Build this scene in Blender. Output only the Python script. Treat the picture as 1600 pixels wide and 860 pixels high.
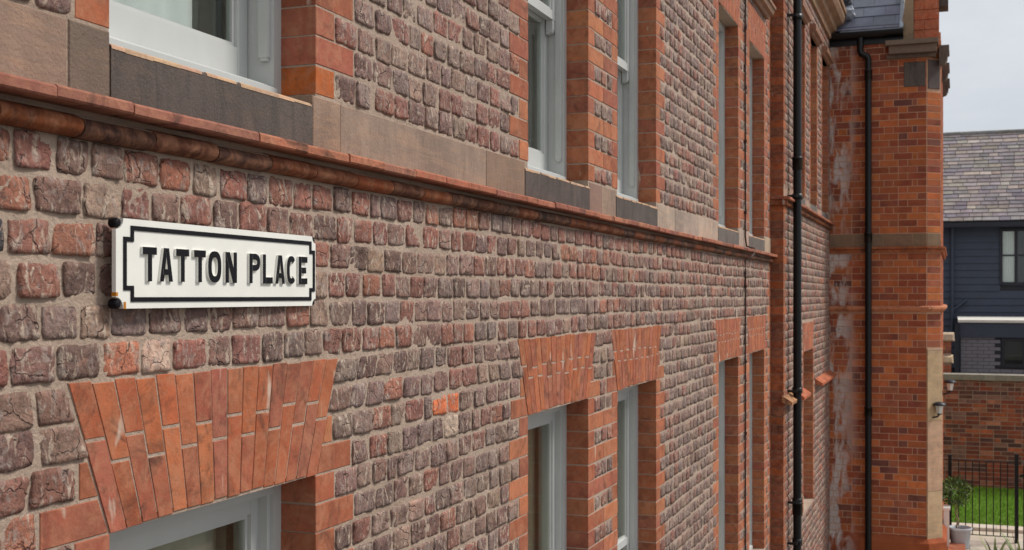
import bpy, math, random
import numpy as np
from mathutils import Vector

for o in list(bpy.data.objects):
    bpy.data.objects.remove(o)
scene = bpy.context.scene
col = scene.collection
random.seed(7)
rng = np.random.default_rng(11)

# ------------------------------------------------------------------ camera
EYE = 3.5                       # eye height above the yard; wall plane is Y = 0, outside is -Y
cam = bpy.data.cameras.new('camera')
camo = bpy.data.objects.new('camera', cam)
col.objects.link(camo)
cam.sensor_width = 36.0
cam.lens = 1850 / 1600 * 36
cam.shift_y = 33 / 1600
cam.clip_start = 0.05
cam.clip_end = 3000
TH = math.atan(690 / 1850)
camo.location = (0, -1.65, EYE)
camo.rotation_euler = (math.radians(90), 0, math.radians(-90) + TH)
cam.dof.use_dof = True
cam.dof.focus_distance = 3.6
cam.dof.aperture_fstop = 10.0
scene.camera = camo

# ------------------------------------------------------------------ sky, sun, exposure
SUN_EL, SUN_AZ = math.radians(48), math.radians(-60)     # azimuth measured from +X, over the street side
world = bpy.data.worlds.new('World')
scene.world = world
world.use_nodes = True
wt = world.node_tree
wt.nodes.clear()
w_out = wt.nodes.new('ShaderNodeOutputWorld')
w_sky = wt.nodes.new('ShaderNodeTexSky')
w_sky.sky_type = 'NISHITA'
w_sky.sun_disc = False
w_sky.sun_elevation = SUN_EL
w_sky.sun_rotation = math.radians(90) - SUN_AZ
w_b1 = wt.nodes.new('ShaderNodeBackground')
w_b1.inputs['Strength'].default_value = 0.07
wt.links.new(w_sky.outputs[0], w_b1.inputs['Color'])
w_tc = wt.nodes.new('ShaderNodeTexCoord')
w_map = wt.nodes.new('ShaderNodeMapping')
w_map.inputs['Scale'].default_value = (1, 1, 2.6)
wt.links.new(w_tc.outputs['Generated'], w_map.inputs['Vector'])
w_n = wt.nodes.new('ShaderNodeTexNoise')
w_n.inputs['Scale'].default_value = 3.2
w_n.inputs['Detail'].default_value = 6
w_n.inputs['Roughness'].default_value = 0.55
wt.links.new(w_map.outputs[0], w_n.inputs['Vector'])
w_r = wt.nodes.new('ShaderNodeValToRGB')
w_r.color_ramp.elements[0].position = 0.3
w_r.color_ramp.elements[0].color = (0.60, 0.64, 0.69, 1)
w_r.color_ramp.elements[1].position = 0.7
w_r.color_ramp.elements[1].color = (0.83, 0.85, 0.88, 1)
wt.links.new(w_n.outputs['Fac'], w_r.inputs[0])
w_b2 = wt.nodes.new('ShaderNodeBackground')
w_b2.inputs['Strength'].default_value = 0.48
wt.links.new(w_r.outputs[0], w_b2.inputs['Color'])
w_mx = wt.nodes.new('ShaderNodeMixShader')
w_mx.inputs[0].default_value = 0.92
wt.links.new(w_b1.outputs[0], w_mx.inputs[1])
wt.links.new(w_b2.outputs[0], w_mx.inputs[2])
wt.links.new(w_mx.outputs[0], w_out.inputs['Surface'])

sun = bpy.data.lights.new('sun', 'SUN')
sun.energy = 1.5
sun.angle = math.radians(14)
sun.color = (1.0, 0.95, 0.88)
suno = bpy.data.objects.new('sun', sun)
col.objects.link(suno)
sd = Vector((math.cos(SUN_EL) * math.cos(SUN_AZ), math.cos(SUN_EL) * math.sin(SUN_AZ), math.sin(SUN_EL)))
suno.rotation_euler = (-sd).to_track_quat('-Z', 'Y').to_euler()
suno.location = (5, -20, 30)

scene.view_settings.view_transform = 'Standard'
scene.view_settings.look = 'None'
scene.view_settings.gamma = 1.0
scene.view_settings.exposure = 0.98
scene.view_settings.use_curve_mapping = False

# ------------------------------------------------------------------ helpers
def lin(r, g, b, k=1.0):
    f = lambda v: (v / 255 / 12.92 if v / 255 <= 0.04045 else ((v / 255 + 0.055) / 1.055) ** 2.4)
    return (f(r) * k, f(g) * k, f(b) * k, 1.0)

class NT:
    """short wrapper round a material's node tree"""
    def __init__(self, name):
        self.m = bpy.data.materials.new(name)
        self.m.use_nodes = True
        self.t = self.m.node_tree
        self.b = self.t.nodes['Principled BSDF']
    def n(self, kind, **kw):
        nd = self.t.nodes.new('ShaderNode' + kind)
        for k, v in kw.items():
            if k in nd.inputs.keys():
                nd.inputs[k].default_value = v
            else:
                setattr(nd, k, v)
        return nd
    def l(self, a, b):
        self.t.links.new(a, b)
    def pos(self, scale=(1, 1, 1), off=None):
        g = self.n('NewGeometry')
        m = self.n('Mapping')
        m.inputs['Scale'].default_value = scale
        if off is not None:
            ad = self.n('VectorMath', operation='ADD')
            self.l(g.outputs['Position'], ad.inputs[0])
            self.l(off, ad.inputs[1])
            self.l(ad.outputs[0], m.inputs['Vector'])
        else:
            self.l(g.outputs['Position'], m.inputs['Vector'])
        return m.outputs[0]
    def noise(self, vec, scale, detail=4, rough=0.55, dist=0.0):
        nd = self.n('TexNoise', Scale=scale, Detail=detail, Roughness=rough, Distortion=dist)
        self.l(vec, nd.inputs['Vector'])
        return nd.outputs['Fac']
    def ramp(self, fac, p0, p1, c0=0.0, c1=1.0):
        nd = self.n('MapRange')
        nd.inputs['From Min'].default_value = p0
        nd.inputs['From Max'].default_value = p1
        nd.inputs['To Min'].default_value = c0
        nd.inputs['To Max'].default_value = c1
        self.l(fac, nd.inputs['Value'])
        return nd.outputs[0]
    def mix(self, fac, a, b, mode='MIX'):
        nd = self.n('Mix', data_type='RGBA', blend_type=mode)
        for sock, v in ((nd.inputs[0], fac), (nd.inputs[6], a), (nd.inputs[7], b)):
            if isinstance(v, (int, float, tuple)):
                sock.default_value = v
            else:
                self.l(v, sock)
        return nd.outputs[2]
    def mul(self, a, b):
        nd = self.n('Math', operation='MULTIPLY')
        for sock, v in ((nd.inputs[0], a), (nd.inputs[1], b)):
            if isinstance(v, (int, float)):
                sock.default_value = v
            else:
                self.l(v, sock)
        return nd.outputs[0]
    def bump(self, h, strength, dist):
        nd = self.n('Bump', Strength=strength, Distance=dist)
        self.l(h, nd.inputs['Height'])
        self.l(nd.outputs[0], self.b.inputs['Normal'])
    def done(self, colour, rough=0.9, spec=0.25):
        if isinstance(colour, tuple):
            self.b.inputs['Base Color'].default_value = colour
        else:
            self.l(colour, self.b.inputs['Base Color'])
        if isinstance(rough, (int, float)):
            self.b.inputs['Roughness'].default_value = rough
        else:
            self.l(rough, self.b.inputs['Roughness'])
        self.b.inputs['Specular IOR Level'].default_value = spec
        return self.m

def piece_attr(t):
    """per-piece colour (rgb) and a per-piece texture offset (alpha)"""
    a = t.n('Attribute', attribute_name='piece')
    cx = t.n('CombineXYZ')
    for i, k in enumerate((37.0, 61.0, 23.0)):
        t.l(t.mul(a.outputs['Alpha'], k), cx.inputs[i])
    return a.outputs['Color'], cx.outputs[0], a.outputs['Alpha']

def mat_rough_brick():
    t = NT('rough_common_brick')
    c, off, al = piece_attr(t)
    p = t.pos((1, 1, 1), off)
    big = t.noise(p, 16, 5, 0.6, 0.6)
    fine = t.noise(p, 70, 6, 0.65, 0.4)
    streak = t.noise(t.pos((1, 1, 0.35), off), 45, 5, 0.6, 1.2)
    c1 = t.mix(t.ramp(big, 0.34, 0.66), t.mix(1.0, c, (0.60, 0.56, 0.56, 1), 'MULTIPLY'), t.mix(1.0, c, (1.24, 1.2, 1.18, 1), 'MULTIPLY'))
    pat = t.noise(t.pos((1.2, 1, 0.8), off), 24, 5, 0.62, 1.4)
    c1 = t.mix(t.ramp(pat, 0.53, 0.64, 0, 0.8), c1, lin(160, 142, 132))
    pat2 = t.noise(t.pos((0.9, 1, 1.1), off), 31, 5, 0.6, 1.0)
    c1 = t.mix(t.ramp(pat2, 0.57, 0.68, 0, 0.5), c1, lin(160, 110, 88))
    c2 = t.mix(t.ramp(streak, 0.56, 0.66, 0, 0.75), c1, lin(204, 184, 164))
    c3 = t.mix(t.ramp(fine, 0.44, 0.31, 0, 0.8), c2, lin(64, 47, 43))
    vo = t.n('TexVoronoi', feature='DISTANCE_TO_EDGE', Scale=14.0)
    wob = t.n('VectorMath', operation='ADD')
    nz = t.n('TexNoise', Scale=22.0, Detail=3.0)
    t.l(p, nz.inputs['Vector'])
    sc = t.n('VectorMath', operation='SCALE')
    sc.inputs['Scale'].default_value = 0.06
    t.l(nz.outputs['Color'], sc.inputs[0])
    t.l(p, wob.inputs[0]); t.l(sc.outputs[0], wob.inputs[1])
    t.l(wob.outputs[0], vo.inputs['Vector'])
    crack = t.ramp(vo.outputs['Distance'], 0.0, 0.035, 1, 0)
    crack = t.mul(crack, t.ramp(big, 0.47, 0.6))
    c4 = t.mix(t.mul(crack, 0.65), c3, lin(58, 40, 36))
    hgt = t.n('Math', operation='SUBTRACT')
    t.l(t.mix(0.5, fine, streak), hgt.inputs[0]); t.l(t.mul(crack, 0.5), hgt.inputs[1])
    t.bump(hgt.outputs[0], 1.0, 0.014)
    return t.done(c4, 0.74, 0.5)

def mat_red_brick(name='smooth_red_brick', soot=0.55, splash=0.70, bstr=0.35):
    t = NT(name)
    c, off, al = piece_attr(t)
    p = t.pos((1, 1, 1), off)
    big = t.noise(p, 9, 5, 0.6, 0.5)
    fine = t.noise(p, 90, 5, 0.7)
    c1 = t.mix(t.ramp(big, 0.32, 0.7), t.mix(1.0, c, (0.78, 0.74, 0.74, 1), 'MULTIPLY'), t.mix(1.0, c, (1.18, 1.14, 1.1, 1), 'MULTIPLY'))
    c1 = t.mix(t.ramp(t.noise(p, 17, 6, 0.68, 1.0), 0.44, 0.66, 0, 0.6), c1, lin(182, 128, 98))
    c1 = t.mix(t.ramp(t.noise(p, 38, 5, 0.7, 0.6), 0.52, 0.68, 0, 0.5), c1, lin(126, 78, 54))
    c2 = t.mix(t.ramp(t.noise(p, 6.5, 6, 0.7, 1.5), 0.52, 0.70, 0, soot), c1, lin(64, 46, 40))
    c2 = t.mix(t.ramp(fine, 0.36, 0.24, 0, 0.6), c2, lin(70, 40, 30))
    sp = t.ramp(t.noise(t.pos((1, 1, 0.32)), 13, 3, 0.5, 0.3), splash, splash + 0.05, 0, 0.75)
    c3 = t.mix(sp, c2, lin(206, 186, 168))
    t.bump(t.mix(0.35, fine, big), bstr * 1.5, 0.006)
    return t.done(c3, 0.82, 0.28)

def mat_wing_brick():
    t = NT('wing_pressed_brick')
    c, off, al = piece_attr(t)
    p = t.pos((1, 1, 1), off)
    big = t.noise(p, 7, 5, 0.6, 0.5)
    c1 = t.mix(t.ramp(big, 0.3, 0.7), t.mix(1.0, c, (0.75, 0.72, 0.72, 1), 'MULTIPLY'), t.mix(1.0, c, (1.2, 1.15, 1.1, 1), 'MULTIPLY'))
    # lime bloom washed down the inner corner of the wing
    g = t.n('NewGeometry'); s = t.n('SeparateXYZ'); t.l(g.outputs['Position'], s.inputs[0])
    near = t.ramp(s.outputs['Y'], -0.50, -0.25)
    st = t.ramp(t.noise(t.pos((1, 1.6, 0.55)), 4.2, 5, 0.6, 0.3), 0.46, 0.56)
    c2 = t.mix(t.mul(t.mul(st, near), 0.9), c1, lin(204, 192, 186))
    pt = t.ramp(t.noise(t.pos((1, 1, 1)), 1.7, 4, 0.55, 0.6), 0.55, 0.68, 0, 0.55)
    c3 = t.mix(pt, c2, lin(172, 100, 62))
    t.bump(t.noise(p, 80, 4, 0.6), 0.3, 0.004)
    return t.done(c3, 0.9, 0.2)

def mat_mortar(name, a, b, dark):
    t = NT(name)
    p = t.pos()
    n1 = t.noise(p, 4, 6, 0.6, 0.4)
    n2 = t.noise(p, 55, 6, 0.7, 0.3)
    c = t.mix(t.ramp(n1, 0.3, 0.7), a, b)
    c = t.mix(t.ramp(n2, 0.42, 0.26, 0, 0.65), c, dark)
    c = t.mix(t.ramp(t.noise(p, 1.3, 4, 0.6), 0.55, 0.75, 0, 0.35), c, dark)
    t.bump(n2, 0.8, 0.012)
    return t.done(c, 0.8, 0.45)

def mat_stone(name, stain=0.5, tint=lin(60, 54, 50)):
    t = NT(name)
    c, off, al = piece_attr(t)
    p = t.pos((1, 1, 1), off)
    n1 = t.noise(p, 3.2, 6, 0.62, 0.9)
    bed = t.noise(t.pos((0.5, 0.5, 4), off), 5.5, 6, 0.65, 1.6)
    st = t.noise(t.pos((2.6, 2.6, 0.6), off), 4.6, 7, 0.7, 1.6)
    fine = t.noise(p, 120, 4, 0.7)
    c1 = t.mix(t.ramp(n1, 0.3, 0.7), t.mix(1.0, c, (0.72, 0.70, 0.69, 1), 'MULTIPLY'), t.mix(1.0, c, (1.2, 1.18, 1.16, 1), 'MULTIPLY'))
    c1 = t.mix(t.ramp(bed, 0.48, 0.66, 0, 0.55), c1, t.mix(1.0, c, (1.35, 1.2, 1.05, 1), 'MULTIPLY'))
    c2 = t.mix(t.ramp(st, 0.45, 0.72, 0, stain), c1, tint)
    c2 = t.mix(t.ramp(t.noise(p, 14, 6, 0.7, 0.8), 0.55, 0.7, 0, 0.4), c2, t.mix(1.0, c, (0.55, 0.52, 0.5, 1), 'MULTIPLY'))
    t.bump(t.mix(0.35, fine, n1), 0.6, 0.008)
    return t.done(c2, 0.76, 0.45)

def mat_plain(name, c, rough=0.5, spec=0.4, var=0.12, scale=6, bump=0.0, metal=0.0):
    t = NT(name)
    n1 = t.noise(t.pos(), scale, 5, 0.6, 0.3)
    d = tuple(v * (1 - var) for v in c[:3]) + (1,)
    e = tuple(min(1, v * (1 + var)) for v in c[:3]) + (1,)
    if bump:
        t.bump(t.noise(t.pos(), scale * 9, 4, 0.6), bump, 0.004)
    t.b.inputs['Metallic'].default_value = metal
    return t.done(t.mix(t.ramp(n1, 0.3, 0.7), d, e), t.ramp(n1, 0.3, 0.7, rough * 0.85, min(1, rough * 1.15)), spec)

def mat_piece(name, rough=0.8, var=0.2, scale=12, bump=0.3, spec=0.25):
    t = NT(name)
    c, off, al = piece_attr(t)
    p = t.pos((1, 1, 1), off)
    n1 = t.noise(p, scale, 5, 0.6, 0.4)
    k0, k1 = 1 - var, 1 + var
    t.bump(t.noise(p, scale * 6, 4, 0.6), bump, 0.004)
    return t.done(t.mix(t.ramp(n1, 0.3, 0.7), t.mix(1.0, c, (k0, k0, k0, 1), 'MULTIPLY'), t.mix(1.0, c, (k1, k1, k1, 1), 'MULTIPLY')), rough, spec)

def mat_glass():
    m = bpy.data.materials.new('window_glass')
    m.use_nodes = True
    t = m.node_tree
    t.nodes.clear()
    o = t.nodes.new('ShaderNodeOutputMaterial')
    tr = t.nodes.new('ShaderNodeBsdfTransparent'); tr.inputs[0].default_value = (0.86, 0.89, 0.87, 1)
    gl = t.nodes.new('ShaderNodeBsdfGlossy'); gl.inputs['Roughness'].default_value = 0.02
    lw = t.nodes.new('ShaderNodeLayerWeight'); lw.inputs['Blend'].default_value = 0.5
    pw = t.nodes.new('ShaderNodeMath'); pw.operation = 'POWER'; pw.inputs[1].default_value = 4.0
    t.links.new(lw.outputs['Facing'], pw.inputs[0])
    fr = t.nodes.new('ShaderNodeMath'); fr.operation = 'MULTIPLY_ADD'; fr.inputs[1].default_value = 0.85; fr.inputs[2].default_value = 0.05
    t.links.new(pw.outputs[0], fr.inputs[0])
    mx = t.nodes.new('ShaderNodeMixShader')
    t.links.new(fr.outputs[0], mx.inputs[0]); t.links.new(tr.outputs[0], mx.inputs[1]); t.links.new(gl.outputs[0], mx.inputs[2])
    t.links.new(mx.outputs[0], o.inputs['Surface'])
    return m

def mat_leaf(name):
    t = NT(name)
    c, off, al = piece_attr(t)
    t.b.inputs['Transmission Weight'].default_value = 0.0
    return t.done(c, 0.55, 0.35)

M = dict(
    rough=mat_rough_brick(),
    red=mat_red_brick(),
    arch=mat_red_brick('gauged_arch_brick', 0.7, 0.66, 0.35),
    string=mat_red_brick('string_course_terracotta', 0.9, 0.9, 0.5),
    wing=mat_wing_brick(),
    mortar=mat_mortar('lime_mortar', lin(166, 143, 125), lin(190, 168, 150), lin(128, 106, 92)),
    wmortar=mat_mortar('wing_mortar', lin(184, 140, 112), lin(202, 162, 134), lin(150, 104, 80)),
    gmortar=mat_mortar('garden_mortar', lin(158, 132, 116), lin(176, 150, 134), lin(128, 102, 90)),
    old=mat_piece('old_garden_brick', 0.9, 0.3, 9, 0.4),
    stone=mat_stone('sandstone', 0.35, lin(92, 76, 68)),
    sill=mat_stone('weathered_dark_sill_stone', 0.7, lin(50, 46, 44)),
    pale=mat_stone('pale_sandstone', 0.25, lin(150, 124, 100)),
    frame=mat_plain('grey_painted_timber', lin(197, 199, 196), 0.38, 0.45, 0.05, 5),
    glass=mat_glass(),
    white=mat_plain('white_gloss_paint', lin(236, 234, 226), 0.35, 0.5, 0.05, 8),
    black=mat_plain('black_gloss_paint', lin(12, 9, 16), 0.55, 0.2, 0.1, 30),
    rust=mat_plain('rusty_bare_metal', lin(190, 120, 30), 0.8, 0.2, 0.2, 60),
    pipe=mat_plain('black_cast_iron', lin(9, 9, 11), 0.38, 0.4, 0.2, 20, 0.15),
    cable=mat_plain('brown_cable_sheath', lin(70, 48, 40), 0.6, 0.3),
    slate=mat_piece('roof_slate', 0.42, 0.15, 10, 0.3, 0.5),
    oldslate=mat_piece('weathered_stone_slate', 0.85, 0.25, 6, 0.3),
    lead=mat_plain('lead_flashing', lin(150, 155, 165), 0.45, 0.5, 0.2, 10),
    board=mat_plain('dark_blue_weatherboard', lin(64, 70, 84), 0.6, 0.3, 0.12, 3),
    dark=mat_plain('charcoal_paint', lin(38, 40, 48), 0.5, 0.35, 0.1),
    greybrick=mat_plain('grey_painted_brick', lin(122, 120, 126), 0.75, 0.25, 0.08, 4, 0.4),
    paintwhite=mat_plain('white_coping', lin(215, 210, 200), 0.7, 0.3, 0.12, 4),
    curtain=mat_plain('linen_curtain', lin(214, 202, 180), 0.95, 0.1, 0.1, 5),
    greycurtain=mat_plain('grey_curtain', lin(206, 210, 202), 0.95, 0.1, 0.1, 5),
    white_sheet=mat_plain('white_sheet_cloth', lin(240, 240, 240), 0.95, 0.1, 0.04, 5),  # far house curtain, and the white painted reflection behind first floor panes
    room=mat_plain('room_plaster', lin(170, 160, 148), 0.95, 0.1),
    coping=mat_stone('coping_stone', 0.4, lin(96, 92, 84)),
    paving=mat_piece('pale_paving', 0.85, 0.12, 5, 0.3),
    soil=mat_plain('dark_soil', lin(60, 46, 38), 0.95, 0.1, 0.3, 30),
    grass=mat_leaf('grass_blades'),
    turf=mat_plain('turf_ground', lin(84, 116, 40), 0.95, 0.1, 0.3, 9),
    leaf=mat_leaf('bay_leaf'),
    bark=mat_plain('bay_bark', lin(150, 130, 104), 0.9, 0.15, 0.2, 40),
    pot=mat_plain('pale_grey_plastic_pot', lin(186, 190, 196), 0.5, 0.35, 0.05, 6),
    ground=mat_plain('street_ground', lin(104, 100, 95), 0.9, 0.2, 0.15, 0.7, 0.4),
    lampglass=mat_plain('frosted_lamp_glass', lin(214, 214, 206), 0.3, 0.5, 0.04),
)

def prop(o, label=None, cat=None, group=None, kind=None):
    if label: o['label'] = label
    if cat: o['category'] = cat
    if group: o['group'] = group
    if kind: o['kind'] = kind
    return o

def thing(name, loc, label, cat, group=None):
    o = bpy.data.objects.new(name, None)
    o.empty_display_size = 0.2
    col.objects.link(o)
    o.location = loc
    return prop(o, label, cat, group)

WPOS = {}
def wpos(o):
    p = Vector(o.location)
    while o.parent:
        o = o.parent
        p += Vector(o.location)
    return p

def link(name, me, mats, parent=None, centre=True):
    """mesh is in world coordinates (only translations are used for parents)"""
    if not isinstance(mats, (list, tuple)):
        mats = [mats]
    for m in mats:
        me.materials.append(m)
    n = len(me.vertices)
    c = Vector((0, 0, 0))
    if n:
        co = np.empty(n * 3, np.float32)
        me.vertices.foreach_get('co', co)
        co = co.reshape(-1, 3)
        ctr = (co.min(0) + co.max(0)) / 2
        if not centre:
            ctr[2] = co[:, 2].min()
        co -= ctr
        me.vertices.foreach_set('co', co.ravel())
        c = Vector([float(v) for v in ctr])
    me.update()
    o = bpy.data.objects.new(name, me)
    col.objects.link(o)
    if parent is not None:
        o.parent = parent
        o.location = c - wpos(parent)
    else:
        o.location = c
    return o

class MB:
    """collects polygons; each piece may carry a colour"""
    def __init__(self):
        self.v = []; self.f = []; self.c = []; self.mi = []; self.smooth = []
    def add(self, vs, fs, colour=None, mi=0, smooth=False):
        b = len(self.v)
        self.v += [tuple(p) for p in vs]
        cc = colour if colour is not None else (0.5, 0.5, 0.5, 0.5)
        self.c += [cc] * len(vs)
        for f in fs:
            self.f.append([b + i for i in f])
            self.mi.append(mi)
            self.smooth.append(smooth)
        return self
    def box(self, x0, x1, y0, y1, z0, z1, colour=None, mi=0):
        vs = [(x0, y0, z0), (x1, y0, z0), (x1, y1, z0), (x0, y1, z0), (x0, y0, z1), (x1, y0, z1), (x1, y1, z1), (x0, y1, z1)]
        return self.add(vs, [(0, 3, 2, 1), (4, 5, 6, 7), (0, 1, 5, 4), (1, 2, 6, 5), (2, 3, 7, 6), (3, 0, 4, 7)], colour, mi)
    def cham(self, quad, org, ux, uy, d0, d1, ch, colour=None, mi=0):
        """prism on a 2-D quad [(a,b)*4 counter-clockwise] in the plane org + a*ux + b*z, front at depth d0 along -uy.
        front edges chamfered by ch; back at d1 (along +uy)."""
        q = np.array(quad, float)
        cen = q.mean(0)
        def ins(k):
            out = []
            for p in q:
                d = cen - p
                s = np.sign(d)
                out.append(p + s * min(k, abs(d).min() * 0.45))
            return out
        def P(p, dep):
            return (org[0] + p[0] * ux[0] + dep * uy[0], org[1] + p[0] * ux[1] + dep * uy[1], org[2] + p[1])
        fr = [P(p, d0) for p in ins(ch)]
        md = [P(p, d0 + ch) for p in q]
        bk = [P(p, d1) for p in q]
        vs = fr + md + bk
        fs = [(0, 1, 2, 3)]
        for i in range(4):
            j = (i + 1) % 4
            fs.append((i, i + 4, j + 4, j)); fs.append((i + 4, i + 8, j + 8, j + 4))
        fs.append((11, 10, 9, 8))
        return self.add(vs, fs, colour, mi)
    def profile(self, prof, x0, x1, colour=None, mi=0, smooth=False, axis='X', cap=True):
        """extrude a (depth, z) outline along X (or along Y)"""
        n = len(prof)
        if axis == 'X':
            vs = [(x0, a, b) for a, b in prof] + [(x1, a, b) for a, b in prof]
        else:
            vs = [(a, x0, b) for a, b in prof] + [(a, x1, b) for a, b in prof]
        fs = [(i, (i + 1) % n, n + (i + 1) % n, n + i) for i in range(n)]
        self.add(vs, fs, colour, mi, smooth)
        if cap:
            self.add(vs[:n], [tuple(range(n))[::-1]], colour, mi)
            self.add(vs[n:], [tuple(range(n))], colour, mi)
        return self
    def tube(self, pts, r, n=10, colour=None, mi=0, cap=True):
        pts = [Vector(p) for p in pts]
        rings = []
        for i, p in enumerate(pts):
            a = pts[max(0, i - 1)]; b = pts[min(len(pts) - 1, i + 1)]
            t = (b - a).normalized()
            u = t.orthogonal().normalized() if abs(t.z) > 0.99 else Vector((t.y, -t.x, 0)).normalized()
            if abs(t.z) > 0.99: u = Vector((1, 0, 0))
            w = t.cross(u).normalized()
            rr = r[i] if isinstance(r, (list, tuple)) else r
            rings.append([p + (u * math.cos(k * 2 * math.pi / n) + w * math.sin(k * 2 * math.pi / n)) * rr for k in range(n)])
        vs = [q for rg in rings for q in rg]
        fs = []
        for i in range(len(rings) - 1):
            for k in range(n):
                fs.append((i * n + k, i * n + (k + 1) % n, (i + 1) * n + (k + 1) % n, (i + 1) * n + k))
        self.add(vs, fs, colour, mi, True)
        if cap:
            self.add(rings[0], [tuple(range(n))[::-1]], colour, mi)
            self.add(rings[-1], [tuple(range(n))], colour, mi)
        return self
    def lathe(self, prof, cx, cy, n=20, colour=None, mi=0, smooth=True):
        vs = []
        for r, z in prof:
            vs += [(cx + r * math.cos(k * 2 * math.pi / n), cy + r * math.sin(k * 2 * math.pi / n), z) for k in range(n)]
        fs = []
        for i in range(len(prof) - 1):
            for k in range(n):
                fs.append((i * n + k, i * n + (k + 1) % n, (i + 1) * n + (k + 1) % n, (i + 1) * n + k))
        return self.add(vs, fs, colour, mi, smooth)
    def mesh(self, name):
        me = bpy.data.meshes.new(name)
        me.from_pydata(self.v, [], self.f)
        me.polygons.foreach_set('material_index', self.mi)
        me.polygons.foreach_set('use_smooth', self.smooth)
        at = me.color_attributes.new('piece', 'FLOAT_COLOR', 'POINT')
        at.data.foreach_set('color', np.array(self.c, np.float32).ravel())
        return me
    def build(self, name, mats, parent=None, centre=True):
        return link(name, self.mesh(name), mats, parent, centre)

def jit(c, k=0.12, a=None):
    s = 1 + random.uniform(-k, k)
    return (c[0] * s * random.uniform(0.96, 1.04), c[1] * s * random.uniform(0.96, 1.04), c[2] * s * random.uniform(0.95, 1.05), random.random() if a is None else a)

# ------------------------------------------------------------------ rock-faced bricks in bulk (numpy)
def rough_verts(Q, n, m, yplane, amp=1.0, seed=0):
    """Q: (N,6) = s0b, s0t, s1b, s1t, z0, z1.  Returns verts (N,K,3) and template quads.
    grid n x m over the face; the outer ring is a skirt buried in the mortar."""
    r = np.random.default_rng(seed)
    N = len(Q)
    us = np.concatenate([[-1.0], np.linspace(-1, 1, n + 1), [1.0]])
    vs = np.concatenate([[-1.0], np.linspace(-1, 1, m + 1), [1.0]])
    U, V = np.meshgrid(us, vs, indexing='ij')
    sk = np.zeros_like(U, bool)
    sk[0, :] = sk[-1, :] = True; sk[:, 0] = sk[:, -1] = True
    U = U.ravel()[None]; V = V.ravel()[None]; sk = sk.ravel()[None]
    p = r.uniform(6, 22, (N, 1))
    rin = np.maximum(np.abs(U), np.abs(V)) + 1e-9
    rp = (np.abs(U) ** p + np.abs(V) ** p) ** (1 / p) + 1e-9
    k = rin / rp
    u = U * k; v = V * k
    def field(K, fmin, fmax):
        out = np.zeros((N, U.shape[1]))
        for i in range(K):
            a = r.normal(0, 1, (N, 1)); th = r.uniform(0, 2 * np.pi, (N, 1)); f = r.uniform(fmin, fmax, (N, 1)); ph = r.uniform(0, 6.28, (N, 1))
            out += a * np.sin(f * (u * np.cos(th) + v * np.sin(th)) + ph)
        return out / math.sqrt(K)
    e1 = field(4, 2, 6) * .8 + field(4, 7, 15) * .6; e2 = field(4, 2, 6) * .8 + field(4, 7, 15) * .6
    w = rin ** 2
    u2 = u + e1 * 0.040 * w * amp
    v2 = v + e2 * 0.045 * w * amp
    a = (u2 + 1) / 2; b = (v2 + 1) / 2
    s0 = Q[:, 0:1] * (1 - b) + Q[:, 1:2] * b
    s1 = Q[:, 2:3] * (1 - b) + Q[:, 3:4] * b
    X = s0 + (s1 - s0) * a
    Z = Q[:, 4:5] + (Q[:, 5:6] - Q[:, 4:5]) * b
    base = r.uniform(0.0017, 0.0044, (N, 1))
    tilt = r.normal(0, 0.0015, (N, 1)) * u + r.normal(0, 0.0015, (N, 1)) * v
    pil = r.uniform(-0.001, 0.003, (N, 1)) * (1 - rin ** 3)
    rock = field(4, 1.5, 4) * 0.0013 + np.abs(field(3, 3, 7)) * 0.0022 - np.abs(field(3, 5, 10)) * 0.0009 + field(4, 8, 16) * 0.0007
    edge = np.where(rin > 0.98, 0.0012, 0.0)
    Y = yplane - (base + pil + tilt + rock * amp) + edge
    Y = np.where(sk, yplane + 0.014, Y)
    co = np.stack([X, Y, Z], -1)
    nv = len(vs)
    F = []
    for i in range(len(us) - 1):
        for j in range(nv - 1):
            F.append((i * nv + j, (i + 1) * nv + j, (i + 1) * nv + j + 1, i * nv + j + 1))
    return co, np.array(F)

def bulk_mesh(name, co, F, C):
    """co (N,K,3), F (f,4), C (N,4) -> one mesh"""
    N, K, _ = co.shape
    me = bpy.data.meshes.new(name)
    nf = len(F)
    me.vertices.add(N * K)
    me.vertices.foreach_set('co', co.astype(np.float32).ravel())
    idx = (F[None] + (np.arange(N) * K)[:, None, None]).astype(np.int32).ravel()
    me.loops.add(len(idx))
    me.loops.foreach_set('vertex_index', idx)
    me.polygons.add(N * nf)
    me.polygons.foreach_set('loop_start', np.arange(0, len(idx), 4, dtype=np.int32))
    me.polygons.foreach_set('use_smooth', np.ones(N * nf, bool))
    at = me.color_attributes.new('piece', 'FLOAT_COLOR', 'POINT')
    at.data.foreach_set('color', np.repeat(C, K, 0).astype(np.float32).ravel())
    me.update(calc_edges=True)
    me.validate()
    return me

PAL = [lin(*c) for c in [(156, 92, 74), (142, 86, 72), (130, 96, 86), (142, 112, 100), (128, 108, 102), (166, 138, 118), (104, 78, 70), (174, 104, 76), (148, 124, 112), (120, 96, 90)]]
def header_colour(z, s):
    """row-dependent mix of red, mauve and buff commons"""
    if z > 3.55 and z < 3.90 and s < 9:   wts = [7, 5, 3, 1.5, .6, .8, 1.2, 2.2, .6, 1.5]     # red rows below the string course
    elif z > 3.3 and z < 3.9:   wts = [4, 4, 4, 2.5, 1.5, .8, 1.5, 1, 1, 2.5]
    elif z > 3.9:  wts = [3, 3, 4, 4, 2.5, 2.2, 1.0, .8, 2.5, 2]
    else:          wts = [1.3, 1.8, 4, 4, 4.5, 2.2, 1.2, .3, 3, 3]
    c = random.choices(PAL, wts)[0]
    mean = lin(148, 120, 106)
    c = tuple(v * .72 + m_ * .28 for v, m_ in zip(c, mean))
    return jit(c, 0.13)

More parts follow.
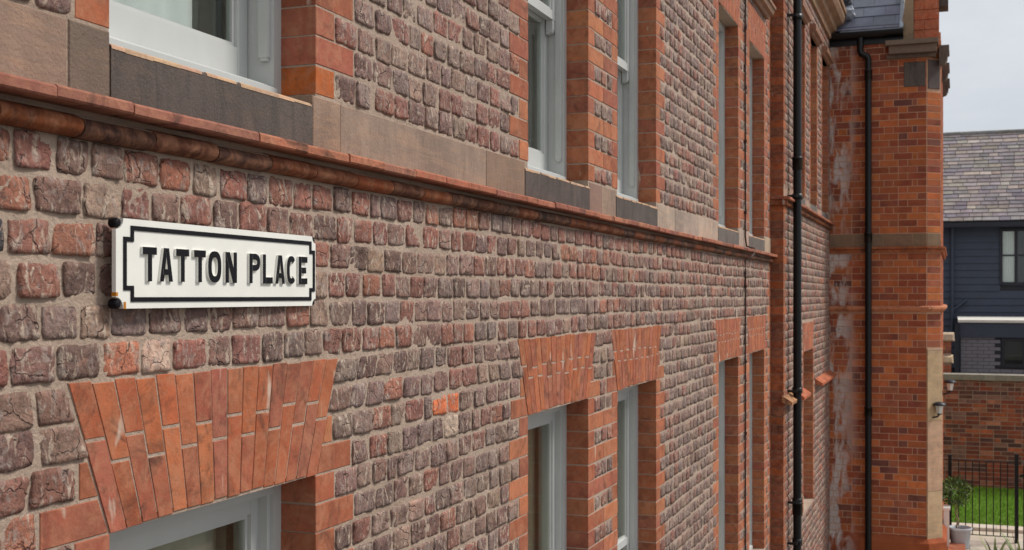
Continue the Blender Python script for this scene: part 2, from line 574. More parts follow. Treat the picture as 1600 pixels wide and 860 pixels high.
# ------------------------------------------------------------------ main range: layout
X_END = 11.54
WIN = [(0.63, 1.48), (2.02, 2.87), (4.61, 5.47), (6.00, 6.86), (8.85, 9.71), (10.27, 11.12)]
Z_ARCH = EYE - 0.173            # top of ground floor flat arches
CA, CB, CC = 0.0815, 0.0805, 0.0825
Z_GH = Z_ARCH - 4 * CB          # ground floor heads
Z_GS = Z_GH - 23 * CB           # ground floor sills
Z_STR = EYE + 0.316             # underside of the string course
Z_BAND0, Z_BAND1 = EYE + 0.400, EYE + 0.555
Z_FH = Z_BAND1 + 20 * CC
Z_FA = Z_FH + 4 * CC
Z_TOP = EYE + 3.45
SK = 0.125

building = thing('brick_building', (5.8, 0, 0), 'long red and mauve brick range with flat arched sash windows and sandstone band', 'building')

def wob(s, z):
    return 0.0028 * math.sin(s * 2.1 + z * 9.7) + 0.0018 * math.sin(s * 5.3 + z * 31.0)

def grid_wall(rect, holes, y_front, depth):
    """mortar core with openings: front sheet plus reveals"""
    x0, x1, z0, z1 = rect
    xs = sorted({x0, x1, *[h[0] for h in holes], *[h[1] for h in holes]})
    zs = sorted({z0, z1, *[h[2] for h in holes], *[h[3] for h in holes]})
    mb = MB()
    def hole(a, b):
        if not (x0 < a < x1 and z0 < b < z1): return False
        return any(h[0] < a < h[1] and h[2] < b < h[3] for h in holes)
    cx = lambda i: (xs[i] + xs[i + 1]) / 2
    cz = lambda j: (zs[j] + zs[j + 1]) / 2
    for i in range(len(xs) - 1):
        for j in range(len(zs) - 1):
            if hole(cx(i), cz(j)): continue
            a, b, c, d = xs[i], xs[i + 1], zs[j], zs[j + 1]
            for yy, o in ((y_front, 1), (y_front + depth, -1)):
                mb.add([(a, yy, c), (b, yy, c), (b, yy, d), (a, yy, d)], [(0, 1, 2, 3)[::o]])
            for (di, dj, e) in ((-1, 0, ((a, c), (a, d))), (1, 0, ((b, c), (b, d))), (0, -1, ((a, c), (b, c))), (0, 1, ((a, d), (b, d)))):
                ii, jj = i + di, j + dj
                out = ii < 0 or jj < 0 or ii >= len(xs) - 1 or jj >= len(zs) - 1
                if out or hole(cx(ii), cz(jj)):
                    (p, q), (r, s) = e
                    mb.add([(p, y_front, q), (r, y_front, s), (r, y_front + depth, s), (p, y_front + depth, q)], [(0, 1, 2, 3)])
    return mb

I = 0.002
holes = [(a - I, b + I, Z_GS, Z_GH + I) for a, b in WIN] + [(a - I, b + I, Z_BAND1 - 0.045, Z_FH + I) for a, b in WIN]
wall = grid_wall((0.0, X_END - 0.004, -0.3, Z_TOP), holes, 0.0, 0.30).build('wall', M['mortar'], building)

# courses: (z0, z1)
courses = []
z = Z_ARCH
for k in range(6):
    courses.append((z, z + CA, 'A')); z += CA
z = Z_ARCH
for k in range(43):
    courses.append((z - CB, z, 'B')); z -= CB
z = Z_BAND1
k = 0
while z + CC < Z_TOP + 0.01:
    courses.append((z, z + CC, 'C')); z += CC

RED = [lin(*c) for c in [(170, 100, 70), (176, 106, 74), (158, 92, 66), (182, 114, 80), (160, 94, 74)]]
JMB = lambda: jit(random.choice(RED), 0.1)
rough_q, rough_c = [], []
quoins = []                                       # (s0, s1, z0, z1, colour, side, course parity)
for ci, (z0, z1, zone) in enumerate(courses):
    zc = (z0 + z1) / 2
    blocked = []                                  # (s0 bottom, s0 top, s1 bottom, s1 top)
    if zone == 'B': par = int(round((Z_GH - z1) / CB)) % 2
    elif zone == 'C': par = int(round((z0 - Z_BAND1) / CC)) % 2
    else: par = ci % 2
    for wi, (a, b) in enumerate(WIN):
        in_open = (zone == 'B' and Z_GS - 1e-3 < zc < Z_GH) or (zone == 'C' and zc < Z_FH)
        in_arch = (zone == 'B' and Z_GH < zc) or (zone == 'C' and Z_FH < zc < Z_FA)
        if in_open:
            L = 0.222 if par else 0.108
            la, lb = L, L
            if wi % 2 == 1 and par: la = (WIN[wi][0] - WIN[wi - 1][1]) / 2       # the two long quoins meet on the pier
            if wi % 2 == 0 and par: lb = (WIN[wi + 1][0] - WIN[wi][1]) / 2
            quoins.append((a - la, a, z0, z1, 'l')); quoins.append((b, b + lb, z0, z1, 'r'))
            blocked.append((a - la, a - la, b + lb, b + lb))
            if not par:
                blocked[-1] = (a - la, a - la, b + lb, b + lb)
        elif in_arch:
            zb, zt = (Z_GH, Z_ARCH) if zone == 'B' else (Z_FH, Z_FA)
            f0, f1 = (z0 - zb) / (zt - zb), (z1 - zb) / (zt - zb)
            if f0 < .3 and wi:
                L = .205 if f0 < .01 else .095
                quoins.append((a - L, a - SK * f0, z0, z1, 's', (a - L, a - L, a - SK * f0 - .002, a - SK * f1 - .002)))
                quoins.append((b + SK * f0, b + L, z0, z1, 's', (b + SK * f0 + .002, b + SK * f1 + .002, b + L, b + L)))
                blocked.append((a - L, a - L, b + L, b + L))
            else:
                blocked.append((a - SK * f0, a - SK * f1, b + SK * f0, b + SK * f1))
        elif zone == 'B' and zc < Z_GS and zc > Z_GS - 2 * CB:
            blocked.append((a - 0.1, a - 0.1, b + 0.1, b + 0.1))
    blocked.sort()
    edges = []
    cur = (0.0, 0.0)
    for s0b, s0t, s1b, s1t in blocked:
        edges.append((cur, (s0b, s0t))); cur = (s1b, s1t)
    edges.append((cur, (X_END - 0.11 if par else X_END - 0.22,) * 2))
    quoins.append((X_END - 0.11 if par else X_END - 0.22, X_END - 0.003, z0, z1, 'e'))
    for (l0, l1), (r0, r1) in edges:
        L = min(r0, r1) - max(l0, l1)
        if L < 0.03: continue
        n = max(1, round(L / 0.1155))
        t = [0.0]
        for i in range(n):
            t.append(t[-1] + random.uniform(0.82, 1.18))
        if L > 0.6 and random.random() < 0.55:    # an odd closer somewhere in the row
            j = random.randrange(n); d = random.uniform(0.2, 0.4)
            t = t[:j + 1] + [v - d for v in t[j + 1:]]
        t = [v / t[-1] for v in t]
        for i in range(n):
            jl = random.uniform(0.0035, 0.0085); jr = random.uniform(0.0035, 0.0085)
            bl = l0 + (r0 - l0) * t[i] + jl; br = l0 + (r0 - l0) * t[i + 1] - jr
            tl = l1 + (r1 - l1) * t[i] + jl; tr = l1 + (r1 - l1) * t[i + 1] - jr
            if min(br - bl, tr - tl) < 0.018: continue
            o = wob((bl + br) / 2, zc)
            rough_q.append((bl, tl, br, tr, z0 + random.uniform(0.004, 0.010) + o, z1 - random.uniform(0.003, 0.009) + o))
            rough_c.append(header_colour(zc, bl))
rough_q = np.array(rough_q); rough_c = np.array(rough_c)
for s_, h_, c_ in ((3.70, -.37, (226, 122, 74)), (3.82, -.37, (222, 118, 70)), (3.80, -.45, (206, 182, 160)), (2.13, -.128, (210, 176, 156)), (1.73, .09, (70, 66, 70)), (2.02, -.13, (190, 120, 92))):
    k_ = np.argmin(np.abs((rough_q[:, 0] + rough_q[:, 2]) / 2 - s_) + 2 * np.abs((rough_q[:, 4] + rough_q[:, 5]) / 2 - EYE - h_))
    rough_c[k_, :3] = lin(*c_)[:3]

def px(X, Y, Z):
    """picture size helper: which pieces show largest (used only to pick the 300 that become objects)"""
    fw = X * math.cos(TH) + (Y + 1.65) * math.sin(TH)
    rt = X * math.sin(TH) - (Y + 1.65) * math.cos(TH)
    return 800 + 1850 * rt / fw, 463 - 1850 * (Z - EYE) / fw

def largest(items, n=300, margin=4):
    """items: list of (X, Y, Z, area); indices of the n largest that are in view"""
    sc = []
    for i, (X, Y, Z, A) in enumerate(items):
        if X < 0.3: continue
        u, v = px(X, Y, Z)
        if -margin < u < 1600 + margin and -margin < v < 860 + margin:
            sc.append((-A / (X * X), i))
    sc.sort()
    return [i for _, i in sc[:n]]

cx = (rough_q[:, 0] + rough_q[:, 2]) / 2; cz = (rough_q[:, 4] + rough_q[:, 5]) / 2
ar = (rough_q[:, 2] - rough_q[:, 0]) / np.maximum(cx, .3) * (rough_q[:, 5] - rough_q[:, 4])
near_i = np.array(largest([(float(a), 0, float(b), float(c)) for a, b, c in zip(cx, cz, ar)]))
co, F = rough_verts(rough_q[near_i], 10, 8, 0.0, 1.0, 3)
for j, i in enumerate(near_i):
    me = bulk_mesh('brick', co[j:j + 1], F, rough_c[i:i + 1])
    link('brick', me, M['rough'], wall)
rest = np.setdiff1d(np.arange(len(rough_q)), near_i)
mid = rest[cx[rest] < 6.9]; far = rest[cx[rest] >= 6.9]
for sel, n, m, nm in ((mid, 7, 6, 'brickwork'), (far, 4, 4, 'brickwork')):
    co, F = rough_verts(rough_q[sel], n, m, 0.0, 1.0, 5 + n)
    o = link(nm, bulk_mesh(nm, co, F, rough_c[sel]), M['rough'], wall)
    prop(o, kind='stuff')

# ---- quoin bricks round the openings and at the far corner
def quoin_mesh(mb, s0, s1, z0, z1, side, c, y=0.0, quad=None):
    j = 0.0035
    if quad:
        q = [(quad[0] + j, z0 + j), (quad[2] - j, z0 + j), (quad[3] - j, z1 - j), (quad[1] + j, z1 - j)]
        mb.cham(q, (0, y, 0), (1, 0), (0, 1), -0.0022, 0.06, 0.0018, c)
        return
    o = wob((s0 + s1) / 2, (z0 + z1) / 2) * 0.4
    a = s0 + (j if side in 'r' and False else (0 if side == 'r' else j)) + random.uniform(-.0012, .0012)
    b = s1 - (0 if side in 'le' else j) + random.uniform(-.0012, .0012)
    q = [(a, z0 + j + o), (b, z0 + j + o), (b, z1 - j * .7 + o), (a, z1 - j * .7 + o)]
    mb.cham(q, (0, y, 0), (1, 0), (0, 1), -0.0022 + random.uniform(-.001, .001), 0.116, 0.0018, c)
qi = largest([(q[0] * .5 + q[1] * .5, 0, (q[2] + q[3]) / 2, (q[1] - q[0]) / q[0] if q[0] > .1 else 0) for q in quoins])
qs = set(qi)
rest_mb = MB()
for i, (s0, s1, z0, z1, side, *ex) in enumerate(quoins):
    ex = ex[0] if ex else None
    c = JMB()
    if side == 'r' and abs(s0 - 2.87) < .01 and abs(z0 - Z_BAND1) < .01: c = (*lin(190, 104, 52)[:3], .3)
    # pier quoins that are one piece each side of a small header pair
    if i in qs:
        mb = MB(); quoin_mesh(mb, s0, s1, z0, z1, side, c, quad=ex)
        mb.build('quoin_brick', M['red'], wall)
    else:
        quoin_mesh(rest_mb, s0, s1, z0, z1, side, c, quad=ex)
prop(rest_mb.build('quoin_brickwork', M['red'], wall), kind='stuff')

# ---- flat gauged arches
ARC = [lin(*c) for c in [(176, 100, 66), (172, 96, 64), (164, 94, 70), (178, 106, 72), (168, 100, 80), (160, 92, 70)]]
def flat_arch(a, b, zb, zt, parent, y=0.0, n=16, sk=SK, name='flat_arch', depth=0.11):
    core = MB()
    core.add([(a, y - .0016, zb + .02), (b, y - .0016, zb + .013), (b + sk, y - .0016, zt), (a - sk, y - .0016, zt),
              (a, y + depth, zb + .02), (b, y + depth, zb + .013), (b + sk, y + depth, zt), (a - sk, y + depth, zt)],
             [(0, 1, 2, 3), (7, 6, 5, 4), (0, 4, 5, 1), (1, 5, 6, 2), (2, 6, 7, 3), (3, 7, 4, 0)])
    arch = core.build(name, M['mortar'], parent)
    H = zt - zb
    for i in range(n):
        f0, f1 = i / n, (i + 1) / n
        jh = 0.47 if i % 2 else 0.63
        jh += random.uniform(-.02, .02)
        for p0, p1 in ((0.0, jh), (jh, 1.0)):
            g = random.uniform(.0012, .0022)
            w = b - a
            def X(f, p): return (a - sk * p) + (w + 2 * sk * p) * f
            e0 = 0.004 if p0 > 0 else random.uniform(-.003, .003) ; e1 = -0.004 if p1 < 1 else -random.uniform(.0, .007)
            camb = 0.010 * (1 - (2 * f0 - 1) ** 2) if p0 == 0 else 0
            q = [(X(f0, p0) + g, zb + H * p0 + e0 + camb), (X(f1, p0) - g, zb + H * p0 + e0 + camb),
                 (X(f1, p1) - g, zb + H * p1 + e1), (X(f0, p1) + g, zb + H * p1 + e1)]
            mb = MB()
            mb.cham(q, (0, y, 0), (1, 0), (0, 1), -0.0036 + random.uniform(-.0007, .0007), depth - .002, 0.0012, jit(random.choice(ARC), .1))
            mb.build('voussoir', M['arch'], arch)
    return arch
for a, b in WIN[1:]:
    flat_arch(a, b, Z_GH, Z_ARCH, building)
for a, b in WIN[1:]:
    flat_arch(a, b, Z_FH, Z_FA, building)

# ---- string course: creasing tiles over a roll moulding
TILE = [lin(*c) for c in [(166, 100, 78), (150, 92, 76), (176, 112, 86), (140, 86, 74), (158, 104, 88)]]
ROLL = [lin(*c) for c in [(124, 68, 40), (100, 58, 40), (138, 76, 42), (78, 52, 42), (62, 46, 40)]]  # sooty browns, darkened further to stand in for shade below the tiles
def string_course(x0, x1, zt, parent, y=0.0, axis='X', step=0.232, sgn=1, end=0.0):
    """axis X: runs along the wall, projects towards -Y.  axis Y: runs along Y, projects towards -X"""
    mb = MB()
    d = zt - 0.400
    bed = [(y, d + .319), (y - .020, d + .319), (y - .024, d + .356), (y - .006, d + .362), (y - .006, d + .3755), (y - .05, d + .3775), (y - .05, d + .396), (y, d + .396)]
    mb.profile(bed, x0, x1, axis=axis)
    sc = mb.build('string_course', M['mortar'], parent)
    x = x0 - 0.07
    roll = [(y - .002, d + .362), (y - .012, d + .361)] + [(y - .014 - .024 * math.cos(q), d + .337 + .021 * math.sin(q)) for q in [math.radians(75 - 15 * k) for k in range(11)]] + [(y - .012, d + .316), (y - .002, d + .316)]
    while x < x1:
        L = step * random.uniform(0.9, 1.1)
        a, b = max(x, x0), min(x + L, x1 + end)
        if b - a > 0.02:
            t = random.uniform(-.002, .002); pr = random.uniform(-.003, .003)
            tm = MB()
            tile = [(y - .003, d + .374), (y - .068 + pr, d + .371 + t), (y - .072 + pr, d + .375 + t), (y - .072 + pr, d + .392 + t), (y - .067 + pr, d + .397 + t), (y - .003, d + .400)]
            tm.profile(tile, a + .0015, b - .0015, jit(random.choice(TILE), .12), axis=axis)
            tm.build('creasing_tile', M['string'], sc)
        x += L
    x = x0 - 0.15
    while x < x1:
        L = step * 0.98 * random.uniform(0.96, 1.04)
        a, b = max(x, x0), min(x + L, x1 + end)
        if b - a > 0.02:
            rm = MB()
            o = random.uniform(-.0015, .0015)
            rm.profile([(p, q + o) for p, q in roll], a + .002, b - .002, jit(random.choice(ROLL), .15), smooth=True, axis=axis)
            rm.build('roll_brick', M['string'], sc)
        x += L
    return sc
string_course(0.0, X_END - 0.002, Z_BAND0, building, end=0.045)

# ---- sandstone band and sills
band = MB()
band.box(0, X_END - .01, 0.016, 0.2, Z_BAND0 - .03, Z_BAND1 - .05)
bando = band.build('stone_band', M['mortar'], building)
J = [0, .62, 1.49, 1.895, 2.02, 2.85, 3.01, 4.14, 4.57, 5.49, 5.70, 5.97, 6.885, 7.36, 8.1, 8.82, 9.73, 9.98, 10.24, 11.14, X_END - .003]
SILL = {.62, 2.02, 4.57, 5.97, 8.82, 10.24}
STN = [lin(*c) for c in [(148, 122, 106), (158, 132, 114), (140, 112, 98), (152, 128, 112)]]
for a, b in zip(J[:-1], J[1:]):
    mb = MB()
    c = jit(random.choice(STN), .06)
    if 1.8 < a < 2.0: c = jit(lin(122, 104, 90), .03)
    if a > 6.5 and a not in SILL: c = jit(lin(178, 158, 142), .06)
    if a in SILL:
        c = jit(lin(88, 79, 74) if a < 6 else lin(104, 96, 92), .06)
        y0 = -0.004
        pr = [(y0, Z_BAND0 + .001), (y0, Z_BAND1 - .034), (y0 + .006, Z_BAND1 - .029), (0.16, Z_BAND1 - .012), (0.2, Z_BAND1 - .012), (0.2, Z_BAND0 + .001)]
        mb.profile(pr, a + .0015, b - .0015, c)
        so = mb.build('sill_stone', M['sill'], bando)
        ed = MB()
        x = a + .002
        while x < b - .03:
            e = min(x + random.uniform(.03, .11), b - .002); q = random.uniform(.002, .006)
            ed.profile([(y0 - .0012, Z_BAND1 - .034 - q), (y0 + .0, Z_BAND1 - .031), (y0 + .007, Z_BAND1 - .0265), (y0 + .012, Z_BAND1 - .030)], x, e, jit(lin(196, 160, 130), .1))
            x = e + random.choice((0.0005, 0.0005, .02))
        ed.build('worn_edge', M['stone'], so)
    else:
        mb.cham([(a + .0015, Z_BAND0 + .001), (b - .0015, Z_BAND0 + .001), (b - .0015, Z_BAND1 - .004), (a + .0015, Z_BAND1 - .004)], (0, 0, 0), (1, 0), (0, 1), -0.003 + random.uniform(-.002, .002), 0.2, 0.003, c)
        mb.build('stone_block', M['stone'], bando)

# ---- hood string over the first floor heads, eaves cornice, roof and ground floor sills
def moulding(prof, x0, x1, name, mat, parent, c, axis='X', step=1.1):
    x = x0
    root = None
    while x < x1 - 1e-3:
        b = min(x + step, x1)
        if x1 - b < 0.3: b = x1
        mb = MB()
        mb.profile(prof, x + .0015, b - .0015, jit(c, .08), axis=axis)
        o = mb.build(name, mat, parent)
        x = b
hood = [(0.0, Z_FA + .05), (-.03, Z_FA + .05), (-.045, Z_FA + .075), (-.075, Z_FA + .085), (-.085, Z_FA + .11), (-.085, Z_FA + .125), (-.10, Z_FA + .13), (-.10, Z_FA + .155), (0, Z_FA + .165)]
moulding(hood, 0.0, 11.2, 'hood_moulding', M['stone'], building, lin(150, 116, 96))
for a, b in WIN[1:]:
    mb = MB()
    mb.profile([(-.03, Z_GS - .15), (-.03, Z_GS - .03), (.14, Z_GS), (.2, Z_GS), (.2, Z_GS - .15)], a - .095, b + .095, jit(lin(140, 120, 104), .05))
    mb.build('window_sill', M['sill'], building)

# ---- sash windows
def curtain_mesh(mb, x0, x1, z0, z1, y, amp=.022, n=60, seed=0):
    r = random.Random(seed)
    ph = [r.uniform(0, 6.28) for _ in range(4)]
    k = [r.uniform(22, 40), r.uniform(50, 80), r.uniform(90, 120)]
    vs = []
    for i in range(n + 1):
        x = x0 + (x1 - x0) * i / n
        d = amp * (math.sin(k[0] * x + ph[0]) + .5 * math.sin(k[1] * x + ph[1]) + .25 * math.sin(k[2] * x + ph[2]))
        vs += [(x, y + d, z0), (x, y + d * .8, z1)]
    mb.add(vs, [(2 * i, 2 * i + 2, 2 * i + 3, 2 * i + 1) for i in range(n)], smooth=True)

def sash_window(a, b, z0, z1, parent, y=0.0, zm=None, kind=0, seed=0):
    d = y + 0.108
    fw = 0.05
    x0, x1 = a - .012, b + .012
    zm = zm or (z0 + z1) / 2
    fr = MB()
    # box frame: linings, head, timber sill, staff beads
    fr.box(x0, x0 + fw, d, d + .13, z0, z1 + .012)
    fr.box(x1 - fw, x1, d, d + .13, z0, z1 + .012)
    fr.box(x0 + fw, x1 - fw, d + .001, d + .129, z1 + .012 - fw - .012, z1 + .012)
    fr.profile([(d - .012, z0), (d - .012, z0 + .028), (d + .02, z0 + .042), (d + .13, z0 + .046), (d + .13, z0)], x0 + fw, x1 - fw)
    win = fr.build('window', M['frame'], parent)
    xi0, xi1 = x0 + fw, x1 - fw
    zi0, zi1 = z0 + .044, z1 - .05
    # inner lining step and outside bead that stops short of the sill
    for e, s in ((xi0, 1), (xi1, -1)):
        be = MB()
        p, q = sorted((e, e + s * .016))
        be.box(p, q, d + .012, d + .040, z0 + .115, zi1)
        be.box(p + .002, q - .002, d + .014, d + .036, z0 + .105, z0 + .115)
        be.build('sash_bead', M['frame'], win)
    def sash(za, zb, ya, name, bot, top, horn):
        st = .048
        mb = MB()
        s0, s1 = xi0 + .004, xi1 - .004
        th = .038
        mb.box(s0, s0 + st, ya, ya + th, za, zb)
        mb.box(s1 - st, s1, ya, ya + th, za, zb)
        mb.box(s0 + st, s1 - st, ya + .001, ya + th - .001, za, za + bot)
        mb.box(s0 + st, s1 - st, ya + .001, ya + th - .001, zb - top, zb)
        if horn:
            for p, q in ((s0 + .001, s0 + st - .001), (s1 - st + .001, s1 - .001)):
                mb.profile([(ya + .002, za), (ya + .002, za - .045), (ya + .008, za - .06), (ya + th - .002, za - .068), (ya + th - .002, za)], p, q)
        # glazing stop
        g = .012
        for bx in ((s0 + st, s0 + st + g, za + bot, zb - top), (s1 - st - g, s1 - st, za + bot, zb - top)):
            mb.box(bx[0], bx[1], ya + .010, ya + .026, bx[2], bx[3])
        mb.box(s0 + st + g, s1 - st - g, ya + .010, ya + .026, za + bot, za + bot + g)
        mb.box(s0 + st + g, s1 - st - g, ya + .010, ya + .026, zb - top - g, zb - top)
        o = mb.build(name, M['frame'], win)
        pn = MB()
        pn.box(s0 + st + g * .5, s1 - st - g * .5, ya + .016, ya + .020, za + bot + g * .5, zb - top - g * .5)
        pn.build('pane', M['glass'], win)
    sash(zm - .02, zi1, d + .040, 'upper_sash', .042, .05, True)
    sash(zi0, zm + .02, d + .082, 'lower_sash', .095, .042, False)
    cu = MB()
    w = b - a
    if kind == 0:
        curtain_mesh(cu, a + w * .74, b + .12, z0 - .05, z1 + .1, d + .24, seed=seed)
        cu.build('curtain', M['greycurtain'], win)
        cv = MB(); curtain_mesh(cv, a - .1, a + w * .76, z0 - .05, z1 + .1, d + .155, .006, seed=seed + 1)  # white cloth standing in for sky reflected in the left of the pane
        cv.build('white_sheet', M['white_sheet'], win)
    else:
        curtain_mesh(cu, a - .1, b + .12, z0 - .05, z1 + .1, d + .17, seed=seed)
        cu.build('curtain', M['curtain'], win)
    return win
for i, (a, b) in enumerate(WIN):
    if i == 0: continue
    sash_window(a, b, Z_GS + .005, Z_GH, building, zm=EYE - 1.44, kind=1, seed=i * 3)
    sash_window(a, b, Z_BAND1 - .012, Z_FH, building, zm=EYE + 1.345, kind=0, seed=i * 5 + 1)
for (zz0, zz1) in ((Z_GS, Z_GH), (Z_BAND1 - .012, Z_FH)):
    sash_window(WIN[0][0], WIN[0][1], zz0, zz1, building, kind=1, seed=77)

# rooms behind the glass
def room(x0, x1, y0, y1, z0, z1, parent):
    mb = MB()
    v = [(x0, y0, z0), (x1, y0, z0), (x1, y1, z0), (x0, y1, z0), (x0, y0, z1), (x1, y0, z1), (x1, y1, z1), (x0, y1, z1)]
    mb.add(v, [(0, 1, 2, 3), (7, 6, 5, 4), (2, 6, 7, 3), (1, 5, 6, 2), (3, 7, 4, 0)])
    mb.build('room', M['room'], parent)
room(0.02, 11.4, 0.29, 3.4, 0.4, EYE + .1, building)
room(0.02, 11.4, 0.29, 3.4, EYE + .35, EYE + 3.3, building)

# ------------------------------------------------------------------ stepped-out bay of the same range
Y2 = -0.12
X2 = 16.05
OPEN2 = [(12.58, 13.27), (13.82, 14.49), (15.10, 15.80)]
Z2S, Z2H = EYE + 1.085, EYE + 2.98
G2 = (13.15, 14.08, EYE - 2.35, EYE - 0.61)
holes2 = [(a - I, b + I, Z2S - .03, Z2H + I) for a, b in OPEN2] + [(G2[0] - I, G2[1] + I, G2[2], G2[3] + I)]
wall2 = grid_wall((X_END + .005, X2, -0.3, EYE + 3.45), holes2, Y2 + .001, 0.42).build('stepped_wall', M['mortar'], building)
q2, c2 = [], []
ret_mb = []
z = -0.02; ci = 0
qlist2 = []
while z < EYE + 3.44:
    z0, z1 = z, z + CA
    zc = z + CA / 2
    par = ci % 2
    z += CA; ci += 1
    rel = zc - EYE
    qlist2.append((X_END, X_END + (0.22 if par else 0.11), z0, z1))
    if .86 < rel < 1.08: continue
    bl = []
    if 1.05 < rel < 2.98:
        for a, b in OPEN2:
            L = .11 if par else .05
            bl.append((a - L, b + L))
    if -2.35 < rel < -.61: bl.append((G2[0] - .06, G2[1] + .06))
    if -.61 < rel < -.29: bl.append((G2[0] - .08, G2[1] + .08))
    if 2.98 < rel < 3.06:
        for a, b in OPEN2: bl.append((a - .06, b + .06))
    cur = X_END + (0.22 if par else 0.11)
    for a, b in bl + [(X2, X2)]:
        L = a - cur
        n = max(1, round(L / .117))
        if L > .03:
            for i in range(n):
                s0 = cur + L * i / n + .005; s1 = cur + L * (i + 1) / n - .005
                q2.append((s0, s0, s1, s1, z0 + .006, z1 - .006)); c2.append(jit(random.choices(PAL, [3, 3, 4, 4, 3, 2, .5, 1, 3, 2])[0], .14))
        cur = b
q2 = np.array(q2); c2 = np.array(c2)
co, F = rough_verts(q2, 3, 3, Y2, .7, 31)
prop(link('brickwork', bulk_mesh('brickwork', co, F, c2), M['rough'], wall2), kind='stuff')
DK = [lin(*c) for c in [(150, 84, 52), (136, 74, 50), (164, 92, 54), (124, 78, 60), (142, 88, 66)]]
for s0, s1, z0, z1 in qlist2:
    if not (EYE - 2.7 < z0 < EYE + 3.3): continue
    mb = MB()
    mb.box(s0 - .003, s1 - .004, Y2 - .003 + random.uniform(-.001, .001), 0.02, z0 + .0035, z1 - .0035, jit(random.choice(DK), .14))
    mb.build('corner_brick', M['red'], wall2)
# jamb bricks of the openings in the stepped bay
for (a, b, zz0, zz1) in [(a, b, Z2S, Z2H) for a, b in OPEN2] + [G2]:
    z = zz0; k = 0
    while z < zz1 - .02:
        L = .11 if k % 2 else .05
        for s0, s1 in ((a - L + .003, a), (b, b + L - .003)):
            mb = MB()
            mb.box(s0, s1, Y2 - .003 + random.uniform(-.001, .001), Y2 + .12, z + .003, min(z + CA, zz1) - .003, JMB())
            mb.build('jamb_brick', M['red'], wall2)
        z += CA; k += 1
flat_arch(G2[0], G2[1], G2[3], EYE - .29, building, y=Y2, n=14, sk=.08)
sash_window(G2[0], G2[1], G2[2] + .005, G2[3], building, y=Y2, kind=1, seed=91)
for k, (a, b) in enumerate(OPEN2):
    sash_window(a, b, Z2S - .01, Z2H, building, y=Y2, kind=1, seed=60 + k)
    hd = [(Y2 + .05, Z2H + .002), (Y2 - .03, Z2H + .002), (Y2 - .04, Z2H + .03), (Y2 - .07, Z2H + .04), (Y2 - .075, Z2H + .09), (Y2 - .055, Z2H + .11), (Y2 + .05, Z2H + .11)]
    mb = MB(); mb.profile(hd, a - .06, b + .06, jit(lin(150, 110, 88), .08)); mb.build('hood_moulding', M['stone'], building)
string_course(X_END - .05, X2, EYE + .955, building, y=Y2)
# the string returns across the step
rt = MB()
d = EYE + .955 - .4
rt.box(X_END - .055, X_END - .002, Y2 - .055, -.002, d + .375, d + .4, jit(TILE[0]))
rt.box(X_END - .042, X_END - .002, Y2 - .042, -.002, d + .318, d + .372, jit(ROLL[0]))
rt.build('string_return', M['string'], building)
b2 = [X_END - .004, 12.0, 12.52, 13.31, 13.78, 14.53, 15.06, 15.84, X2]
for a, b in zip(b2[:-1], b2[1:]):
    mb = MB()
    isill = any(abs(a - (o[0] - .06)) < .03 or abs(a - (o[0] - .04)) < .03 for o in OPEN2)
    c = jit(lin(108, 102, 98) if isill else lin(168, 140, 122), .05)
    mb.cham([(a + .002, EYE + .957), (b - .002, EYE + .957), (b - .002, Z2S - (.03 if isill else .004)), (a + .002, Z2S - (.03 if isill else .004))], (0, Y2, 0), (1, 0), (0, 1), -.004, .3, .003, c)
    mb.build('sill_stone' if isill else 'stone_block', M['sill' if isill else 'stone'], building)
# weathered tile ledges either side of the ground floor window
for a, b, h in ((X_END - .03, 12.15, -.97), (12.5, 13.12, -1.0), (14.3, X2 - .002, -.98)):
    x = a
    while x < b - .02:
        e = min(x + .24, b)
        mb = MB()
        c = jit(lin(186, 104, 72) if a > 12 else lin(176, 130, 92), .1)
        mb.profile([(Y2 + .01, EYE + h - .05), (Y2 - .085, EYE + h - .075), (Y2 - .09, EYE + h - .045), (Y2 + .01, EYE + h + .02)], x + .002, e - .002, c)
        mb.build('ledge_tile', M['string'], building)
        x = e
# eaves cornice over both planes
def cornice(x0, x1, y, zb, parent):
    pr = [(y + .02, zb), (y - .03, zb), (y - .04, zb + .07), (y - .09, zb + .10), (y - .10, zb + .16), (y - .17, zb + .20), (y - .20, zb + .26), (y - .20, zb + .31), (y - .22, zb + .32), (y - .22, zb + .37), (y + .02, zb + .40)]
    moulding(pr, x0, x1, 'cornice_stone', M['stone'], parent, lin(156, 126, 98), step=.9)
cornice(X_END, X2 + .3, Y2, EYE + 3.36, building)
cornice(0.0, X_END - .003, 0.0, EYE + 3.36, building)
rf = MB()
rf.add([(-.2, -.15, EYE + 3.78), (X2, -.15, EYE + 3.78), (X2, 4.5, EYE + 7.2), (-.2, 4.5, EYE + 7.2), (-.2, 9, EYE + 3.7), (X2, 9, EYE + 3.7)], [(0, 1, 2, 3), (3, 2, 5, 4), (0, 3, 4), (1, 5, 2)])
rf.build('roof', M['slate'], building)
gb = MB(); gb.box(0, X2, 8.7, 8.98, -.3, EYE + 3.7); gb.box(-.0, .25, .31, 8.6, -.3, EYE + 3.7)
gb.build('rear_wall', M['greybrick'], building)

